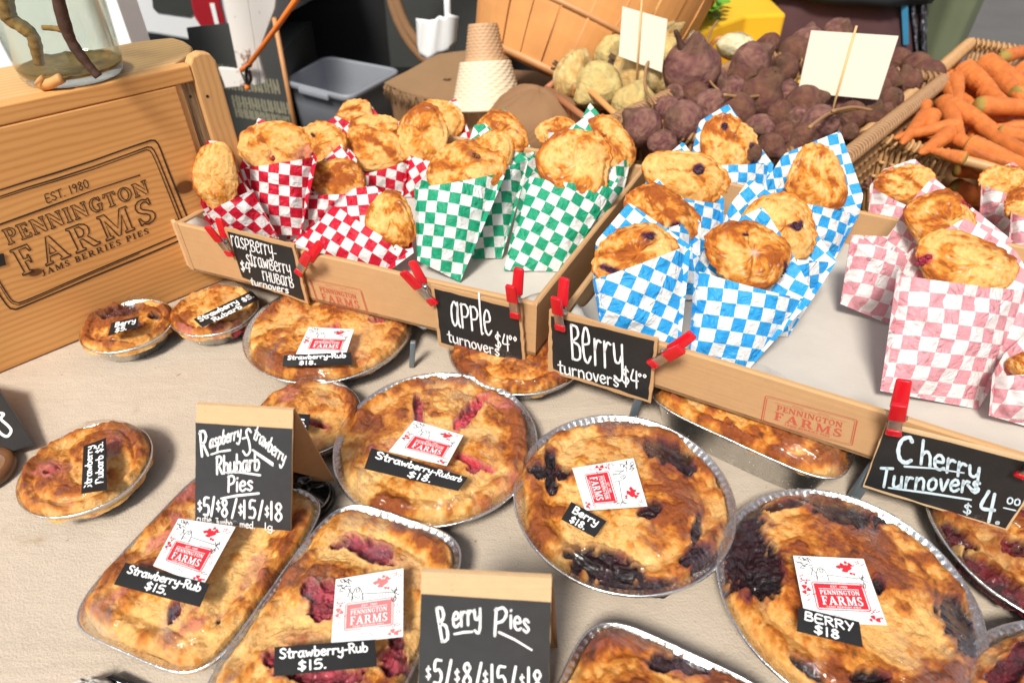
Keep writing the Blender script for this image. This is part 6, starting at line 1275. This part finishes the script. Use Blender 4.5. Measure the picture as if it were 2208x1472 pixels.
# van behind
van=thing('white_van','rear corner of a white van with a red tail light','van',(-1.6,2.9,-.78)); vp=Plane(aty(400,90,2.75),(.18,-1,0)); 
q=[vp(-260,10),vp(100,46),vp(340,76),vp(478,100),vp(505,96),vp(520,-160),vp(-260,-220)]; mb=MB(); mb.hexa([p+[.15,.9,0] for p in q][::1],q); mb.build('body',M['van'],van,smooth=False,bev=.01)
q=[vp(322,-60,.004),(vp(330,18,.004)),vp(338,27,.004),vp(410,37,.004),vp(418,30,.004),vp(412,-60,.004)]; mb=MB(); mb.hexa([p-vp.n*.01 for p in q],[p+vp.n*.001 for p in q]); mb.build('plate_recess',M['darkgrey'],van,smooth=False)
q=[(410,-40),(412,10),(420,40),(432,58),(450,66),(474,72),(484,70),(486,50),(476,10),(468,-40)]; q=[vp(u,v,.012) for u,v in q]; cq=np.mean(q,0); mb=MB(); mb.hexa([p-vp.n*.03 for p in q],q); mb.build('tail_light',M['lamp'],van,smooth=False,bev=.006)
mb=MB(); q=[vp(452,8,.016),vp(462,8,.016),vp(474,60,.016),vp(465,60,.016)]; mb.hexa([p-vp.n*.004 for p in q],q); mb.build('reflector',M['white'],van,smooth=False)
mb=MB(); mb.box(vp(140,110)+[0,.5,-.2],(.75,0,0),(0,.3,0),(0,0,.12)); mb.build('underbody',M['darkgrey'],van,smooth=False)
for x in (-2.1,):
    V,f=lathe([(0,-.1),(.3,-.1),(.33,-.05),(.33,.05),(.3,.1),(0,.1)],(x,3.6,-.45),32,(1,0,0)); mesh('tyre',V,f,M['dark'],van)
# tent leg
tl=thing('tent_leg','square white metal canopy leg rising behind the crate','canopy leg',aty(300,110,1.55)); a=aty(292,110,1.55); mb=MB(); mb.box((a[0],a[1],.3),(.026,-.012,0),(.010,.024,0),(0,0,1.08)); mb.build('post',M['white'],tl,smooth=False,bev=.002)
# white fabric, raised as a bright backing for the vase, and bits
wf=thing('white_cloth','white cloth block raised as a bright backing behind the vase at the left edge','cloth',aty(20,140,1.6)); a=aty(70,60,1.75); mb=MB(); mb.box([a[0]-.24,a[1]+.2,-.1],(.36,0,0),(0,.12,0),(0,0,.62)); mb.build('cloth_block',M['whitep'],wf,bev=.02)
pk=mesh('pink_scrap',*lathe([(0,.0),(.014,.0),(.016,.01),(0,.014)],aty(62,176,1.15)),M['redw']); tag(pk,'tiny pink scrap peeking out left of the vase foot','scrap')
# dirty painted bracket with the bungee cord
br=thing('painted_bracket','chipped white painted metal bracket above the black board','bracket',aty(540,100,1.95)); pb=Plane(aty(540,100,1.95),(-.1,-1,0)); pc=Plane(aty(540,100,1.95),(.5,-1,0))
for q,nm in (([(476,-30),(530,-30),(562,182),(548,186),(512,148)],'left_face'),([(530,-30),(598,-30),(592,20),(556,116),(572,178),(562,182)],'right_face'),([(470,146),(515,150),(530,186),(486,190)],'cross_bar')):
    q=[pb(u,v,.002 if nm=='right_face' else .0) for u,v in q]; mb=MB(); mb.hexa([p-pb.n*.012 for p in q],q); mb.build(nm,M['rust'],br,smooth=False,bev=.002)
bc_=thing('bungee_cord','orange bungee cord with a black hook tied to the painted bracket','cord',pb(535,150,.02)); mb=MB(); mb.tube([pb(680,-60,.35),pb(600,55,.16),pb(535,142,.02),pb(520,152,.015)],.0065,10); mb.build('cord',M['orange'],bc_)
mb=MB(); mb.tube(cr([pb(533,132,.03),pb(541,140,.03),pb(531,150,.03),pb(533,180,.03),pb(541,172,.03),pb(536,150,.03)],6),.0045,8); mb.build('hook',M['blackgloss'],bc_)
V=[];
for ph in np.linspace(-1.57,1.57,9):
    for a in np.linspace(0,6.283,13)[:-1]: V.append(pb(533,189,.03)+.008*np.array([math.cos(ph)*math.cos(a),math.cos(ph)*math.sin(a),math.sin(ph)]))
mesh('end_ball',V,grid_faces(12,9,True),M['orange'],bc_)
# black board with worn pale lettering
ab=thing('sandwich_board','weathered black board with faded cream lettering behind the crate','board',aty(540,300,2.15)); pa=Plane(aty(540,300,2.15),(-.12,-1,.16)); q=[pa(402,60),pa(590,40),pa(650,350),pa(470,420)]; mb=MB(); mb.hexa([p-pa.n*.02 for p in q],q); mb.build('board_panel',M['darkgrey'],ab,smooth=False)
mb=MB(); mb.tube([pa(591,38,.002),pa(651,352,.002)],.008,6); mb.build('edge_strip',M['hoop'],ab)
mb=MB(); rr7=random.Random(2); M['fade']=simple('faded_cream_paint',(.20,.19,.13),.8,0,.4,60,0)
for (u0,v0,u1,v1,hh,n_) in ((430,128,520,150,26,7),(470,160,600,172,32,9),(498,205,622,222,26,9),(505,232,625,252,20,10)):
    for k in range(n_): 
        t=(k+.5)/n_; u=u0*(1-t)+u1*t; v=v0*(1-t)+v1*t; ch='EHNTIAMRPB'[rr7.randrange(10)]; w_=(u1-u0)/n_*.4
        for dx in (-w_*.8,w_*.6): ribbon(mb,[(u+dx,v),(u+dx+hh*.22,v+hh)],4,lambda a,b: pa(a,b,.002),0,False)
        ribbon(mb,[(u-w_*.6,v+hh*rr7.random()),(u+w_*.9,v+hh*rr7.random())],3,lambda a,b: pa(a,b,.003),0,False)
mb.build('faded_lettering',M['fade'],ab,smooth=False)
# ---------------------------------------------------------------- people at the back right
def person(lb,x,y,yaw,h,fat,bottom,extras):
    z0=-.78; root=thing('person',lb,'person',(x,y,z0)); s=h/1.7
    J={'pel':(0,0,.95),'sp':(0,.0,1.15),'ch':(0,.01,1.35),'nk':(0,.01,1.47),'hd':(0,-.02,1.6),'ht':(0,-.01,1.70),'hl':(-.1,0,.9),'hr':(.1,0,.9),'kl':(-.11,-.02,.5),'kr':(.12,-.03,.5),'al':(-.11,.02,.09),'ar':(.13,.03,.09),'tl':(-.12,-.14,.04),'tr':(.15,-.13,.04),'sl':(-.18,.01,1.40),'sr':(.18,.01,1.40),'el':(-.23,.03,1.13),'er':(.23,.03,1.13),'wl':(-.2,-.1,.92),'wr':(.2,-.12,.92),'fl':(-.19,-.15,.84),'fr':(.19,-.17,.84)}
    R={'pel':.15,'sp':.13,'ch':.155,'nk':.055,'hd':.095,'ht':.07,'hl':.095,'hr':.095,'kl':.06,'kr':.06,'al':.042,'ar':.042,'tl':.035,'tr':.035,'sl':.065,'sr':.065,'el':.042,'er':.042,'wl':.028,'wr':.028,'fl':.03,'fr':.03}
    Eg=[('pel','sp'),('sp','ch'),('ch','nk'),('nk','hd'),('hd','ht'),('pel','hl'),('pel','hr'),('hl','kl'),('hr','kr'),('kl','al'),('kr','ar'),('al','tl'),('ar','tr'),('ch','sl'),('ch','sr'),('sl','el'),('sr','er'),('el','wl'),('er','wr'),('wl','fl'),('wr','fr')]
    K=list(J); me=bpy.data.meshes.new('body'); me.from_pydata([tuple(c*s for c in J[k]) for k in K],[(K.index(a),K.index(b)) for a,b in Eg],[]); o=bpy.data.objects.new('body',me); COL.objects.link(o); o.parent=root
    m=o.modifiers.new('skin','SKIN'); 
    for i,k in enumerate(K): sv=me.skin_vertices[0].data[i]; sv.radius=(R[k]*s*fat,R[k]*s*.85*fat); sv.use_root=(k=='pel')
    o.modifiers.new('sub','SUBSURF').levels=1; me.materials.append(M['skin']); root.rotation_euler=(0,0,yaw); 
    for nm,prof,mt in extras:   # clothing as draped tubes: (name, [(z, rx, ry)], material)
        V=[];N=48
        for j,(z,rx,ry) in enumerate(prof):
            for i in range(N):
                a=2*math.pi*i/N; fo=1+.05*math.sin(a*9+z*4)*(1 if z<1 else .4)+.03*math.sin(a*4+z*9); V.append((rx*fo*math.cos(a)*s,ry*fo*math.sin(a)*s,z*s))
        mesh(nm,V,grid_faces(N,len(prof),True),M[mt],root,local=True,solid=.006)
    V=[];
    for j,ph in enumerate(np.linspace(.1,math.pi/2,9)):
        for a in np.linspace(0,6.283,25)[:-1]: V.append((.105*math.cos(ph)*math.cos(a)*s,(-.0+.11*math.cos(ph)*math.sin(a))*s,(1.6+.12*math.sin(ph))*s))
    mesh('hair',V,grid_faces(24,9,True),M['hair'],root,local=True)
    return root
person('person in a black top over a maroon skirt standing behind the beets',1.22,2.62,2.9,1.7,1.,0,[('maroon_skirt',[(.62,.30,.22),(.70,.29,.21),(.80,.27,.20),(.9,.22,.17),(1.0,.18,.15)],'maroon'),('black_top',[(.86,.275,.235),(.89,.285,.24),(.95,.26,.22),(1.05,.2,.17),(1.2,.2,.17),(1.38,.2,.15),(1.45,.08,.07)],'navy')])
person('person in a long sage coat with a dark patterned scarf at the back right',float(aty(2024,60,2.85)[0]),2.85,1.4,1.7,.6,0,[('sage_coat',[(.2,.12,.08),(.5,.15,.085),(.8,.17,.095),(1.1,.17,.12),(1.38,.2,.15),(1.45,.08,.07)],'sage')])
sc=thing('hanging_scarf','dark patterned scarf hanging beside a bright blue strap','scarf',(1.55,2.5,-.2)); ps=Plane(aty(1975,60,2.45),(0,-1,0))
V=[];
for j in range(20):
    t=j/19
    for i in range(12): s=i/11; u=(1952+26*t)*(1-s)+(1996+2*t)*s; v=-80+205*t; V.append(ps(u,v,.02*math.sin(s*9+t*2)))
mesh('scarf_cloth',V,grid_faces(12,20,flip=True),M['scarf'],sc,solid=.004)
mb=MB(); q=[ps(1938,-80,.03),ps(1956,-80,.03),ps(1960,96,.03),ps(1948,98,.03)]; mb.hexa([p-ps.n*.004 for p in q],q); mb.build('blue_strap',M['teal'],sc,smooth=False)
